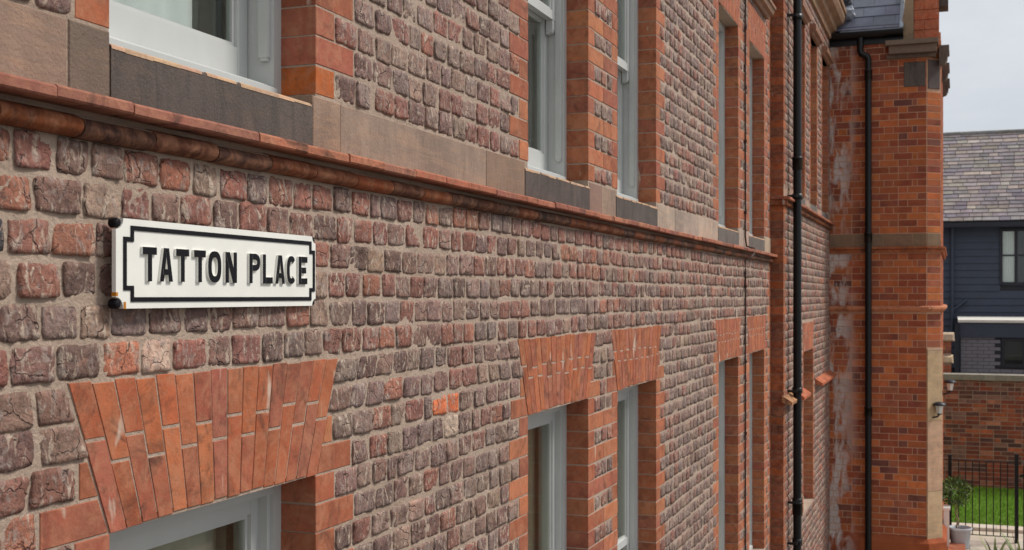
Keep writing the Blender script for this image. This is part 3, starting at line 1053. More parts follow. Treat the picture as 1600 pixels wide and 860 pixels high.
# ------------------------------------------------------------------ projecting wing
wing = thing('brick_wing', (17.8, -.7, 0), 'tall orange brick wing projecting at the far end of the range with dark stone cornice', 'building')
WY0, WY1 = -0.118, -1.328       # inner corner and outer edge of the face that looks at us
CX, CY = 16.22, -1.496          # end of the canted corner
XF = 19.6                       # far end of the wing front
core = MB()
poly = [(X2 + .0005, .3), (X2 + .0005, WY1 + .001), (CX + .001, CY + .0005), (XF, CY + .0005), (XF, 5.5), (X2 + .0005, 5.5)]
zt = EYE + 3.40
core.add([(x, y, -.3) for x, y in poly] + [(x, y, zt) for x, y in poly], [tuple(range(6))] + [tuple(range(6, 12))[::-1]] + [(i, i + 6, (i + 1) % 6 + 6, (i + 1) % 6) for i in range(6)])
wcore = core.build('wall', M['wmortar'], wing)
WP = [lin(*c) for c in [(170, 96, 64), (150, 82, 60), (184, 106, 66), (138, 80, 64), (196, 116, 72), (158, 96, 74), (122, 78, 68)]]
WC = 0.0862
def wing_col(): return jit(random.choices(WP, [5, 5, 4, 3, 1.5, 3, 1.2])[0], .12)
face = []
z = EYE - 3.5 + .0; ci = 0
while z < EYE + 3.38:
    z0, z1 = z, z + WC
    z += WC
    rel = (z0 + z1) / 2 - EYE
    ci += 1
    if .56 < rel < .80 or -.21 < rel < -.125: continue
    y = WY1
    pat = ['S', 'H', 'S', 'S', 'H', 'S', 'S'] if ci % 2 else ['H', 'S', 'H', 'S', 'S', 'H', 'S', 'S']
    if ci % 4 == 2: pat = ['H', 'C'] + pat[1:]
    for p in pat:
        L = {'S': .232, 'H': .114, 'C': .06}[p]
        e = min(y + L, WY0)
        if e - y > .03: face.append((y, e, z0, z1))
        y += L
        if y >= WY0 - .02: break
pick = set(largest([(X2, (f[0] + f[1]) / 2, (f[2] + f[3]) / 2, (f[1] - f[0])) for f in face], 300))
rest_mb = MB()
for i, (a, b, z0, z1) in enumerate(face):
    g = .0045
    def put(mb):
        # plane with x axis along Y, front towards -X
        mb.cham([(-b + g, z0 + g), (-a - g, z0 + g), (-a - g, z1 - g), (-b + g, z1 - g)], (X2, 0, 0), (0, -1), (1, 0), -.002 + random.uniform(-.001, .001), .06, .0015, wing_col())
    if i in pick:
        mb = MB(); put(mb); mb.build('brick', M['wing'], wcore)
    else:
        put(rest_mb)
cu = Vector((CX - X2, CY - WY1, 0)); CL = cu.length; cu.normalize()
cn = Vector((-cu.y, cu.x, 0)) * -1
if cn.x > 0: cn = -cn
cin = -cn
z = EYE - 3.5; ci = 0
cant = []
while z < EYE + 3.38:
    z0, z1 = z, z + WC; z += WC
    rel = (z0 + z1) / 2 - EYE
    if rel < -.67 or .56 < rel < .80 or -.21 < rel < -.125 or 2.66 < rel < 3.05: continue
    mb = MB()
    mb.cham([(.008, z0 + .0045), (CL - .004, z0 + .0045), (CL - .004, z1 - .0045), (.008, z1 - .0045)], (X2, WY1, 0), (cu.x, cu.y), (cin.x, cin.y), -.002, .05, .003, jit(random.choices(WP, [4, 2, 5, 1, 3, 3, 1])[0], .14))
    mb.build('cant_brick', M['wing'], wcore)
# front of the wing (seen edge on)
z = 0; ci = 0
while z < EYE + 3.3:
    ci += 1
    x = CX + (.0 if ci % 2 else .12)
    while x < XF - .1:
        rest_mb.box(x + .005, min(x + .225, XF), CY - .003, CY + .05, z + .005, z + WC - .005, wing_col())
        x += .235
    z += WC
prop(rest_mb.build('brickwork', M['wing'], wcore), kind='stuff')
# strings, band, plinth: follow face, cant and front
def wrap(prof, name, mat, c, split=None):
    """sweep (out, z) profile round the wing's corner"""
    path = [(X2, WY0 + .0), (X2, WY1), (CX, CY), (XF, CY)]
    nrm = [Vector((-1, 0, 0)), Vector((-1, 0, 0)), None, Vector((0, -1, 0))]
    m1 = (Vector((-1, 0, 0)) + cn).normalized(); m1 = m1 / m1.dot(Vector((-1, 0, 0)))
    m2 = (Vector((0, -1, 0)) + cn).normalized(); m2 = m2 / m2.dot(Vector((0, -1, 0)))
    nrm = [Vector((-1, 0, 0)), m1, m2, Vector((0, -1, 0))]
    mb = MB()
    n = len(prof)
    vs = []
    for (x, y), nv in zip(path, nrm):
        vs += [(x + nv.x * o, y + nv.y * o, zz) for o, zz in prof]
    fs = []
    for i in range(3):
        for k in range(n):
            fs.append((i * n + k, i * n + (k + 1) % n, (i + 1) * n + (k + 1) % n, (i + 1) * n + k))
    mb.add(vs, fs, c)
    return mb.build(name, mat, wing)
wrap([(-.02, EYE + .560), (.03, EYE + .565), (.042, EYE + .585), (.03, EYE + .607), (.055, EYE + .612), (.06, EYE + .636), (-.02, EYE + .640)], 'string_course', M['string'], jit(lin(160, 88, 54)))
wrap([(-.02, EYE - .20), (.02, EYE - .198), (.045, EYE - .185), (.065, EYE - .162), (.06, EYE - .14), (.03, EYE - .127), (-.02, EYE - .123)], 'string_course', M['string'], jit(lin(196, 128, 92)))
wrap([(-.02, -.02), (.07, -.02), (.07, EYE - 3.16), (.0, EYE - 3.09), (-.02, EYE - 3.09)], 'plinth', M['wing'], jit(lin(156, 86, 56)))
ys = [WY0, -.42, -.80, -1.16, WY1]
for a, b in zip(ys[:-1], ys[1:]):
    mb = MB()
    mb.cham([(-a + .002, EYE + .642), (-b - .002, EYE + .642), (-b - .002, EYE + .806), (-a + .002, EYE + .806)], (X2, 0, 0), (0, -1), (1, 0), -.004, .06, .004, jit(lin(140, 112, 88), .1))
    mb.build('stone_block', M['stone'], wing)
mb = MB()
mb.cham([(.005, EYE + .642), (CL - .003, EYE + .642), (CL - .003, EYE + .806), (.005, EYE + .806)], (X2, WY1, 0), (cu.x, cu.y), (cin.x, cin.y), -.004, .05, .004, jit(lin(132, 104, 80)))
mb.build('stone_block', M['stone'], wing)
# dark plaques under the cornice
mb = MB(); mb.cham([(1.050, EYE + 2.69), (1.315, EYE + 2.69), (1.315, EYE + 3.01), (1.050, EYE + 3.01)], (X2, 0, 0), (0, -1), (1, 0), -.008, .05, .006, jit(lin(92, 80, 74)))
mb.build('stone_plaque', M['sill'], wing)
mb = MB(); mb.cham([(.02, EYE + 2.66), (CL - .02, EYE + 2.66), (CL - .02, EYE + 3.03), (.02, EYE + 3.03)], (X2, WY1, 0), (cu.x, cu.y), (cin.x, cin.y), -.008, .05, .006, jit(lin(84, 74, 70)))
mb.build('stone_plaque', M['sill'], wing)
# return cornice
dk = lin(118, 100, 86)
for k, (y0, y1, z0, z1, pr) in enumerate([(-.83, -1.47, 3.215, 3.275, .16), (-.87, -1.45, 3.11, 3.212, .12), (-.84, -1.44, 3.06, 3.107, .05)]):
    mb = MB()
    mb.box(X2 - pr, X2 + .25, y1, y0, EYE + z0, EYE + z1, jit(dk, .08))
    mb.build('cornice_stone', M['sill' if k == 2 else 'coping'], wing)
# modillion cornice along the wing front
for x in (16.10, 17.34, 18.60):
    mb = MB()
    mb.profile([(CY + .02, EYE + 3.21), (CY - .10, EYE + 3.21), (CY - .105, EYE + 3.10), (CY - .085, EYE + 3.09), (CY - .08, EYE + 3.04), (CY - .055, EYE + 2.99), (CY + .02, EYE + 2.96)], x, x + .22, jit(lin(104, 90, 80)))
    mb.build('modillion', M['sill'], wing)
mb = MB(); mb.box(16.06, 16.4, CY - .09, CY + .1, EYE + 3.70, EYE + 3.95, jit(lin(92, 80, 72))); mb.build('upper_cornice', M['sill'], wing)
# parapet pier and kneeler
z = EYE + 3.28
while z < EYE + 4.5:
    for a, b in (((-1.175, -1.30), (-1.303, -1.474)) if int(z / .1) % 2 else ((-1.175, -1.34), (-1.343, -1.474))):
        mb = MB(); mb.box(X2 - .02, X2 + .4, b, a, z + .003, z + .125, jit(lin(182, 96, 66), .12)); mb.build('parapet_block', M['red'], wing)
    z += .128
mb = MB()
kp = [(-1.045, 3.285), (-1.045, 3.42), (-1.035, 3.45), (-1.03, 3.55), (-1.05, 3.64), (-1.06, 3.8), (-1.05, 4.3), (-1.17, 4.3), (-1.17, 3.285)]
mb.profile([(X2 - .03, zz) for zz in (0, 1)] and [(0, 0)] * 0 or [(a, EYE + b) for a, b in kp], X2 - .03, X2 + .35, jit(lin(150, 128, 104)))
mb.build('kneeler_stone', M['coping'], wing)
# roof of the wing: slates
base = MB()
SL = math.radians(48)
def rp(y, t, up=0.0): return (X2 - .06 + t * math.cos(SL) - up * math.sin(SL), y, EYE + 3.455 + t * math.sin(SL) + up * math.cos(SL))
base.add([rp(-.125, 0, -.02), rp(-1.035, 0, -.02), rp(-1.035, 2.2, -.02), rp(-.125, 2.2, -.02)], [(0, 1, 2, 3)])
wroof = base.build('roof', M['dark'], wing)
row = 0
t = 0
while t < 2.0:
    y = -.13 + (0 if row % 2 else .13)
    h = .06 if row == 0 else .215
    while y > -1.03:
        e = max(y - .27, -1.032)
        y_ = min(y, -.128)
        if y_ - e > .04:
            mb = MB()
            L = h + .09
            a0, a1 = rp(y_ - .002, t, .012), rp(e + .002, t, .012)
            b0, b1 = rp(y_ - .002, t + L, .0), rp(e + .002, t + L, .0)
            lo = [rp(y_ - .002, t, .004), rp(e + .002, t, .004)]
            mb.add([a0, a1, b1, b0, lo[0], lo[1]], [(0, 1, 2, 3), (4, 5, 1, 0)], jit(lin(96, 98, 112), .12))
            mb.build('slate', M['slate'], wroof)
        y = e
    t += h; row += 1
mb = MB()
mb.add([rp(-1.0, -.03, .02), rp(-1.045, -.03, .025), rp(-1.045, 2.0, .03), rp(-1.0, 2.0, .022)], [(0, 1, 2, 3)]); 
mb.box(X2 - .075, X2 - .06, -1.045, -.26, EYE + 3.44, EYE + 3.452)
mb.build('lead_flashing', M['lead'], wing)
# crumpled lead at the valley
r = random.Random(4)
mb = MB()
for (cy_, cz_, ry, rz, kk) in ((-.34, 3.72, .10, .10, 'lead'), (-.30, 3.86, .10, .09, 'dark')):
    vs, fs = [], []
    n, m = 9, 7
    for i in range(m + 1):
        for k in range(n):
            ph = math.pi * i / m; th = 2 * math.pi * k / n
            rr = 1 + r.uniform(-.22, .22)
            vs.append((X2 + .06 + .09 * math.cos(ph) * rr, cy_ + ry * math.sin(ph) * math.cos(th) * rr, EYE + cz_ + rz * math.sin(ph) * math.sin(th) * rr))
    for i in range(m):
        for k in range(n):
            fs.append((i * n + k, i * n + (k + 1) % n, (i + 1) * n + (k + 1) % n, (i + 1) * n + k))
    mb = MB(); mb.add(vs, fs, smooth=False); mb.build('valley_lead', M[kk], wing)
# gutter (half round) with fascia
mb = MB()
gp = [(X2 - .02 - .06 + .06 * math.cos(a), EYE + 3.42 + .075 * math.sin(a)) for a in [math.pi + k * math.pi / 8 for k in range(9)]]
gp = gp + [(x + (.006 if x < X2 - .08 else -.006), zz + .006) for x, zz in gp[::-1]]
mb.profile(gp, -1.045, -.13, axis='Y')
mb.box(X2 - .018, X2 + .05, -1.04, -.125, EYE + 3.27, EYE + 3.452)
mb.build('gutter', M['pipe'], wing)
# stone door surround at the corner
z = 0.0; k = 0
while z < EYE - .67 - .01:
    h = min(.9 if k else 1.0, EYE - .67 - z)
    mb = MB()
    o = .018
    pl = [(X2 - .012, WY1 - .012), (CX - .006, CY - o), (CX + .16, CY - o), (CX + .16, CY + .1), (X2 + .05, WY1 + .06)]
    vs = [(x, y, z + .002) for x, y in pl] + [(x, y, z + h - .002) for x, y in pl]
    mb.add(vs, [tuple(range(5))[::-1], tuple(range(5, 10))] + [(i, (i + 1) % 5, (i + 1) % 5 + 5, i + 5) for i in range(5)], jit(lin(190, 160, 130), .05))
    mb.build('door_surround_stone', M['pale'], wing)
    z += h; k += 1
mb = MB(); mb.box(X2 + .002, X2 + .02, WY1 - .03, WY1 - .014, EYE - 2.25, EYE - 2.19)
mb.build('bell_push', M['white'], wing)
wr = MB(); wr.box(X2 + 1.5, XF, -.9, 5.4, EYE + 3.41, EYE + 4.4); wr.build('roof_mass', M['slate'], wing)

# ------------------------------------------------------------------ street name sign
SX0, SX1, SH = 1.9978, 2.8426, 0.188
sc_ = ((SX0 + SX1) / 2, -0.018, EYE + 0.068)
sign = thing('street_name_sign', (sc_[0], 0, sc_[2] - SH / 2), 'white cast street name plate with raised black letters reading TATTON PLACE', 'street sign')
SW = SX1 - SX0
def srot(p):
    a = math.radians(1.2)
    x, y, zz = p
    return (sc_[0] + x * math.cos(a) - y * math.sin(a), sc_[1] + x * math.sin(a) + y * math.cos(a), sc_[2] + zz)
def splate(mb, poly, y0, y1, mi_front=0, mi_side=0):
    n = len(poly)
    vs = [srot((x, y0, zz)) for x, zz in poly] + [srot((x, y1, zz)) for x, zz in poly]
    mb.add(vs, [tuple(range(n))], mi=mi_front)
    mb.add(vs, [tuple(range(n, 2 * n))[::-1]] + [(i, i + n, (i + 1) % n + n, (i + 1) % n) for i in range(n)], mi=mi_side)
def notched(hw, hh, r, arc=True):
    pts = []
    for sx, sz in ((-1, -1), (1, -1), (1, 1), (-1, 1)):
        cx_, cz_ = sx * hw, sz * hh
        arcp = []
        for k in range(7):
            a = k / 6 * math.pi / 2
            arcp.append((cx_ - sx * r * math.cos(a), cz_ - sz * r * math.sin(a)))
        if sx * sz > 0: arcp = arcp[::-1]
        # walk counter-clockwise
        arcp = arcp if True else arcp
        pts += arcp
    return pts
mb = MB()
def ccw_notch(hw, hh, r):
    P = []
    for (sx, sz) in ((-1, -1), (1, -1), (1, 1), (-1, 1)):
        q = []
        for k in range(7):
            a = k / 6 * math.pi / 2
            q.append((sx * (hw - r * math.cos(a)), sz * (hh - r * math.sin(a))))
        # start on the edge we arrive along
        if (sx, sz) in ((-1, -1), (1, 1)): q = q[::-1]
        q = q[::-1] if True else q
        P += q
    return P
P = []
hw, hh, nr = SW / 2, SH / 2, 0.024
for (sx, sz) in ((-1, -1), (1, -1), (1, 1), (-1, 1)):
    nr = .024 if sx < 0 else .019
    q = [(sx * (hw - nr * math.cos(k / 6 * math.pi / 2)), sz * (hh - nr * math.sin(k / 6 * math.pi / 2))) for k in range(7)]
    # k=0 lies on the horizontal edge (x inset), k=6 on the vertical edge
    arrive_vertical = (sx, sz) in ((-1, -1), (1, 1))
    P += q[::-1] if arrive_vertical else q
splate(mb, P, -.008, .002)
plate = mb.build('plate', M['white'], sign)
# thin raised rim on the plate edge
def strip(mb, pts, w, y0, y1, mi=0):
    n = len(pts)
    for i in range(n):
        (x0, z0), (x1, z1) = pts[i], pts[(i + 1) % n]
        if abs(z1 - z0) < 1e-6:
            a, b = sorted((x0, x1))
            mb_poly = [(a - w / 2, z0 - w / 2), (b + w / 2, z0 - w / 2), (b + w / 2, z0 + w / 2), (a - w / 2, z0 + w / 2)]
            yy = y0
        else:
            a, b = sorted((z0, z1))
            mb_poly = [(x0 - w / 2, a + w / 2), (x0 + w / 2, a + w / 2), (x0 + w / 2, b - w / 2), (x0 - w / 2, b - w / 2)]
            yy = y0
        splate(mb, mb_poly, yy, y1, mi, mi)
mb = MB()
ix, iz, nt = hw - .028, hh - .019, .024
iz2 = iz
jx, mt = hw - .0115, .019
BP = [(-ix, -iz + nt), (-ix + nt, -iz + nt), (-ix + nt, -iz), (jx - mt, -iz), (jx - mt, -iz + nt), (jx, -iz + nt), (jx, iz - nt), (jx - mt, iz - nt), (jx - mt, iz), (-ix + nt, iz), (-ix + nt, iz - nt), (-ix, iz - nt)]
strip(mb, BP, .0098, -.0102, -.0078)
mb.build('border', M['black'], sign)
# letters as strokes; each stroke slightly offset in depth so that no two faces coincide
def letter(ch, x0, x1, zb, zt):
    mb = MB()
    st, bt = .0150, .0160
    d = [0]
    def poly(p):
        d[0] += 1
        splate(mb, p, -.0135 - d[0] * .00025, -.0079, 1, 0)
    def bar(a, b, c, e): poly([(a, c), (b, c), (b, e), (a, e)])
    def ring(cx_, cz_, rx, rz, t, a0=0, a1=360, n=20, p=2.6):
        for k in range(n):
            q = []
            for ang, rr in ((k, 1), (k + 1, 1), (k + 1, 0), (k, 0)):
                a = math.radians(a0 + (a1 - a0) * ang / n)
                c, s = math.cos(a), math.sin(a)
                fx = abs(c) ** (2 / p) * (1 if c > 0 else -1); fz = abs(s) ** (2 / p) * (1 if s > 0 else -1)
                q.append((cx_ + fx * (rx if rr else rx - t), cz_ + fz * (rz if rr else rz - t)))
            splate(mb, [q[3], q[0], q[1], q[2]], -.0137, -.0079, 1, 0)
    m_ = (x0 + x1) / 2; H = zt - zb; w = x1 - x0
    if ch == 'T': bar(x0, x1, zt - bt, zt); bar(m_ - st / 2, m_ + st / 2, zb, zt - bt)
    elif ch == 'A':
        tw = st * .62
        poly([(x0, zb), (x0 + st, zb), (m_ + tw * .35, zt), (m_ - tw, zt)])
        poly([(x1 - st, zb), (x1, zb), (m_ + tw, zt), (m_ - tw * .35, zt)])
        bar(x0 + w * .26, x1 - w * .26, zb + H * .2, zb + H * .2 + bt * .8)
    elif ch == 'O': ring(m_, (zb + zt) / 2, w / 2, H / 2, st, n=28)
    elif ch == 'N':
        bar(x0, x0 + st, zb, zt); bar(x1 - st, x1, zb, zt)
        poly([(x1 - st * 1.25, zb), (x1, zb), (x0 + st * 1.25, zt), (x0, zt)])
    elif ch == 'P':
        bar(x0, x0 + st, zb, zt)
        cz_ = zt - H * .29
        ring(x0 + w * .5, cz_, w * .5, H * .29, st, -90, 90, 14, 2.4)
        bar(x0 + st, x0 + w * .5, zt - st, zt); bar(x0 + st, x0 + w * .5, zt - H * .58, zt - H * .58 + st)
    elif ch == 'L': bar(x0, x0 + st, zb, zt); bar(x0 + st, x1, zb, zb + bt)
    elif ch == 'C': ring(m_, (zb + zt) / 2, w / 2, H / 2, st, 40, 320, 24)
    elif ch == 'E':
        bar(x0, x0 + st, zb, zt)
        bar(x0 + st, x1, zb, zb + bt); bar(x0 + st, x1, zt - bt, zt); bar(x0 + st, x1 - w * .16, (zb + zt - bt) / 2, (zb + zt + bt) / 2)
    mb.build('letter', [M['white'], M['black']], sign)
LP = [('T', -.3417, -.2925), ('A', -.2823, -.2349), ('T', -.2231, -.1736), ('T', -.1551, -.1082), ('O', -.0992, -.0444), ('N', -.0276, .0221),
      ('P', .0779, .1283), ('L', .1404, .1881), ('A', .2007, .2486), ('C', .2584, .3048), ('E', .3200, .3664)]
for ch, s0, s1 in LP:
    letter(ch, s0, s1, -.0363, .0370)
for sx in (-1, 1):
    for sz in (-1, 1):
        mb = MB()
        vs, fs = [], []
        n = 12
        rings = [(.0105, .012), (.0105, -.002), (.0085, -.006), (.004, -.0075)]
        for rr, yy in rings:
            vs += [srot((sx * (hw - .010) + rr * math.cos(k * 2 * math.pi / n), yy, sz * (hh - .010) + rr * math.sin(k * 2 * math.pi / n))) for k in range(n)]
        for i in range(3):
            fs += [(i * n + k, (i + 1) * n + k, (i + 1) * n + (k + 1) % n, i * n + (k + 1) % n) for k in range(n)]
        fs.append(tuple(range(3 * n, 4 * n))[::-1])
        mb.add(vs, fs, smooth=False)
        mb.build('bolt', M['black'], sign)
mb = MB(); splate(mb, [(-hw - .0006, -hh + .026), (-hw + .006, -hh + .026), (-hw + .006, -hh + .034), (-hw - .0006, -hh + .034)], -.0086, .0026)
splate(mb, [(-hw + .0245, -hh - .0006), (-hw + .032, -hh - .0006), (-hw + .032, -hh + .014), (-hw + .0245, -hh + .014)], -.0086, .0026)
mb.build('rust_chip', M['rust'], sign)

# ------------------------------------------------------------------ rainwater pipes and cable
def bracket(mb, x, y, z, r, wall_dir):
    n = 12
    mb.lathe([(r + .002, z - .03), (r + .010, z - .028), (r + .010, z + .028), (r + .002, z + .03)], x, y, n)
p1 = thing('drainpipe', (11.93, -.205, 0), 'black cast iron drainpipe on the stepped bay of the long range', 'drainpipe', 'black drainpipes')
mb = MB(); mb.tube([(11.93, -.205, 0.0), (11.93, -.205, EYE + 3.6)], .041, 16)
mb.build('pipe', M['pipe'], p1)
for h in (.98, -.93, -2.02, -2.42, 2.75):
    mb = MB()
    bracket(mb, 11.93, -.205, EYE + h, .041, 1)
    mb.box(11.80, 11.90, -.215, -.19, EYE + h - .012, EYE + h + .012); mb.box(11.80, 11.82, -.19, -.118, EYE + h - .012, EYE + h + .012)
    mb.build('bracket', M['pipe'], p1)
for h in (1.3, -2.1):
    mb = MB(); mb.lathe([(.041, EYE + h - .06), (.05, EYE + h - .055), (.05, EYE + h + .05), (.054, EYE + h + .05), (.054, EYE + h + .07), (.04, EYE + h + .075)], 11.93, -.205, 16)
    mb.build('socket_collar', M['pipe'], p1)
PX, PY = X2 - .075, -.615
p2 = thing('drainpipe', (PX, PY, 0), 'black drainpipe with a swan neck under the gutter on the orange wing', 'drainpipe', 'black drainpipes')
mb = MB(); mb.tube([(PX, PY, 0), (PX, PY, EYE + 3.07), (PX, PY + .01, EYE + 3.10), (PX, PY + .09, EYE + 3.145), (PX, PY + .10, EYE + 3.175), (PX, PY + .10, EYE + 3.35)], .041, 16)
mb.build('pipe', M['pipe'], p2)
for h in (2.86, .75, -1.5):
    mb = MB(); mb.lathe([(.041, EYE + h - .06), (.049, EYE + h - .055), (.049, EYE + h + .05), (.053, EYE + h + .05), (.053, EYE + h + .065), (.04, EYE + h + .07)], PX, PY, 16)
    mb.box(PX, X2 + .002, PY - .012, PY + .012, EYE + h - .03, EYE + h - .01)
    mb.build('socket_collar', M['pipe'], p2)
cab = MB()
cxx = 9.985
pts = [(cxx, -.012, EYE - 3.4)] + [(cxx + random.uniform(-.006, .006), -.014, EYE - 3.2 + .2 * k) for k in range(18)] + [(cxx, -.014, EYE + .30), (cxx + .02, -.058, EYE + .325), (cxx + .10, -.072, EYE + .36), (cxx + .11, -.07, EYE + .405), (cxx + .02, -.02, EYE + .42)] + [(cxx + random.uniform(-.006, .006), -.014, EYE + .5 + .2 * k) for k in range(16)]
cab.tube(pts, .008, 6)
cable = thing('wall_cable', (cxx, -.01, 0), 'thin brown cable clipped up the brick pier between the two farthest windows', 'cable')
cab.build('cable', M['cable'], cable)
for h in (-.55, -1.15, .08, .7, 1.3, 1.75, 2.25):
    mb = MB(); mb.box(cxx - .012, cxx + .016, -.026, -.002, EYE + h - .012, EYE + h + .012); mb.build('clip', M['cable'], cable)

# ------------------------------------------------------------------ ground, paving, lawn
def sheet(name, x0, x1, y0, y1, z, mat):
    mb = MB(); mb.add([(x0, y0, z), (x1, y0, z), (x1, y1, z), (x0, y1, z)], [(0, 1, 2, 3)])
    return prop(mb.build(name, mat), kind='structure')
sheet('ground', -600, 900, -700, 700, -0.06, M['ground'])
pav = MB(); pav.box(11.6, 19.0, -8.0, -1.2, -.055, -.028)
pavo = prop(pav.build('paving', M['gmortar']), kind='structure')
for i in range(12):
    for j in range(9):
        mb = MB()
        x = 12.0 + i * .58; y = -1.26 - j * .6
        a, b = x + .004, x + .576
        mb.cham([(-y + .004, 0), (-y + .596, 0), (-y + .596, 1e-3), (-y + .004, 1e-3)], (0, 0, -9), (0, -1), (0, 0), 0, 0, 0) if False else None
        z1 = random.uniform(-.002, .003)
        mb.box(a, b, y - .596, y - .004, -.03, z1, jit(lin(196, 184, 168), .07))
        mb.build('paving_slab', M['paving'], pavo)
for j in range(8):
    mb = MB(); mb.box(18.97, 19.27, -1.5 - .75 * (j + 1) + .004, -1.5 - .75 * j, -.05, .05, jit(lin(205, 194, 178), .05))
    o = mb.build('kerb_stone', M['paving'], pavo)
sheet('lawn_soil', 19.28, 23.2, -9, 3, .03, M['turf'])
n = 26000
gx = rng.uniform(19.3, 23.05, n); gy = rng.uniform(-4.2, -1.1, n)
hgt = rng.uniform(.02, .05, n); an = rng.uniform(0, 6.28, n); w = .0035
dx, dy = np.cos(an) * w, np.sin(an) * w
lx, ly = rng.normal(0, .012, n), rng.normal(0, .012, n)
co = np.stack([np.stack([gx - dx, gy - dy, np.full(n, .03)], -1), np.stack([gx + dx, gy + dy, np.full(n, .03)], -1),
               np.stack([gx + lx + dx * .3, gy + ly + dy * .3, .03 + hgt], -1), np.stack([gx + lx - dx * .3, gy + ly - dy * .3, .03 + hgt], -1)], 1)
gc = np.array([lin(122, 166, 44), lin(140, 182, 54), lin(108, 150, 38), lin(152, 182, 76)])[rng.integers(0, 4, n)] * rng.uniform(.8, 1.2, (n, 1))
gc[:, 3] = rng.uniform(0, 1, n)
prop(link('lawn', bulk_mesh('lawn', co, np.array([[0, 1, 2, 3]]), gc), M['grass']), 'short green lawn in front of the garden wall', 'grass', kind='stuff')

# ------------------------------------------------------------------ garden wall
gw = thing('garden_wall', (23.2, -3, 0), 'old red brick garden wall with stone coping behind the lawn', 'wall')
GX = 23.1
mb = MB(); mb.box(GX + .0, GX + .3, -9, 2.5, -.1, EYE - 1.525)
gcore = mb.build('wall', M['gmortar'], gw)
GP = [lin(*c) for c in [(150, 80, 58), (130, 72, 58), (166, 90, 62), (112, 72, 64), (140, 98, 86), (176, 112, 88), (98, 66, 60)]]
gl = []
z = 0.0; ci = 0
while z < EYE - 1.53:
    ci += 1
    y = 1.2 - (.12 if ci % 2 else 0)
    while y > -8:
        L = .235 if random.random() < .8 else .118
        gl.append((y - L, y, z, min(z + .0775, EYE - 1.527)))
        y -= L
    z += .0775
vis = [i for i in largest([(GX, (g[0] + g[1]) / 2, (g[2] + g[3]) / 2, g[1] - g[0]) for g in gl], 100000) if px(GX, (gl[i][0] + gl[i][1]) / 2, 2)[0] > 1462]
pick = set(vis[:300])
rm = MB()
for i, (a, b, z0, z1) in enumerate(gl):
    c = jit(random.choices(GP, [5, 5, 3, 3, 3, 1.5, 2])[0], .15)
    g = .0065
    tgt = MB() if i in pick else rm
    tgt.box(GX - .002 - random.uniform(0, .004), GX + .05, a + g, b - g, z0 + g, z1 - g, c)
    if i in pick: tgt.build('brick', M['old'], gcore)
prop(rm.build('brickwork', M['old'], gcore), kind='stuff')
y = 1.5
while y > -8.5:
    mb = MB(); mb.box(GX - .06, GX + .36, y - .9 + .004, y, EYE - 1.525, EYE - 1.425, jit(lin(146, 140, 126), .06)); mb.build('coping_stone', M['coping'], gw)
    y -= .9

# ------------------------------------------------------------------ railing
rail = thing('iron_railing', (18.2, -2.0, 0), 'black iron railing with upright bars in front of the lawn', 'railing')
RX = 18.2
for y, top in ((-1.60, 1.20), (-2.485, 1.25)):
    mb = MB(); mb.box(RX - .025, RX + .025, y - .025, y + .025, 0, top); mb.box(RX - .03, RX + .03, y - .03, y + .03, top, top + .015)
    mb.build('post', M['pipe'], rail)
for zz in (.085, 1.145):
    mb = MB(); mb.box(RX - .006, RX + .006, -2.46, -1.625, zz - .006, zz + .006) if zz < .5 else mb.box(RX - .02, RX + .02, -2.46, -1.52, zz - .006, zz + .006)
    mb.build('rail', M['pipe'], rail)
for k in range(8):
    y = -1.625 - .835 * (k + 1) / 9
    mb = MB(); mb.tube([(RX, y, .09), (RX, y, 1.14)], .007, 8); mb.build('bar', M['pipe'], rail)
# return panel of the railing towards the viewer
rail2 = thing('iron_railing', (17.5, -2.56, 0), 'black iron handrail running towards the viewer from the end post', 'railing')
mb = MB(); mb.box(16.9, RX + .02, -2.60, -2.56, 1.16, 1.172); mb.tube([(16.9, -2.58, .98), (RX - .1, -2.58, .98), (RX + .02, -2.545, .95)], .02, 8)
mb.build('handrail', M['pipe'], rail2)
mb = MB(); mb.box(17.75, 17.80, -2.60, -2.55, 0, 1.16); mb.build('post', M['pipe'], rail2)
for k in range(6):
    mb = MB(); x = 16.95 + .125 * k; mb.tube([(x, -2.58, .05), (x, -2.58, 1.16)], .007, 8); mb.build('bar', M['pipe'], rail2)

# ------------------------------------------------------------------ potted bay tree
tx, ty = 17.6, -1.735
bay = thing('potted_tree', (tx, ty, 0), 'round clipped bay tree with twisted stem in a pale grey fluted pot', 'potted plant')
mb = MB()
n = 36
prof = [(.0, .012), (.105, .012), (.112, .0), (.118, .02), (.140, .25), (.158, .255), (.160, .285), (.148, .288), (.142, .25), (.135, .24)]
vs, fs = [], []
for r_, zz in prof:
    for k in range(n):
        fl = 1 + (.018 * math.cos(k * 2 * math.pi * 12 / n) if .01 < zz < .252 and r_ > .11 else 0)
        vs.append((tx + r_ * fl * math.cos(k * 2 * math.pi / n), ty + r_ * fl * math.sin(k * 2 * math.pi / n), zz + .003))
for i in range(len(prof) - 1):
    for k in range(n):
        fs.append((i * n + k, i * n + (k + 1) % n, (i + 1) * n + (k + 1) % n, (i + 1) * n + k))
mb.add(vs, fs, smooth=True); mb.build('pot', M['pot'], bay)
mb = MB(); mb.lathe([(.0, .262), (.07, .258), (.139, .25)], tx, ty, 20); mb.build('soil', M['soil'], bay)
mb = MB()
mb.tube([(tx + .018 * math.cos(k * .9), ty + .03 + .018 * math.sin(k * .9) + .002 * k, .24 + k * .028) for k in range(15)], [.011] * 12 + [.009] * 3, 8)
mb.tube([(tx + .018 * math.cos(k * .9 + 3.1), ty + .03 + .018 * math.sin(k * .9 + 3.1) + .002 * k, .24 + k * .028) for k in range(15)], .007, 7)
mb.build('trunk', M['bark'], bay)
mb = MB()
r = random.Random(5)
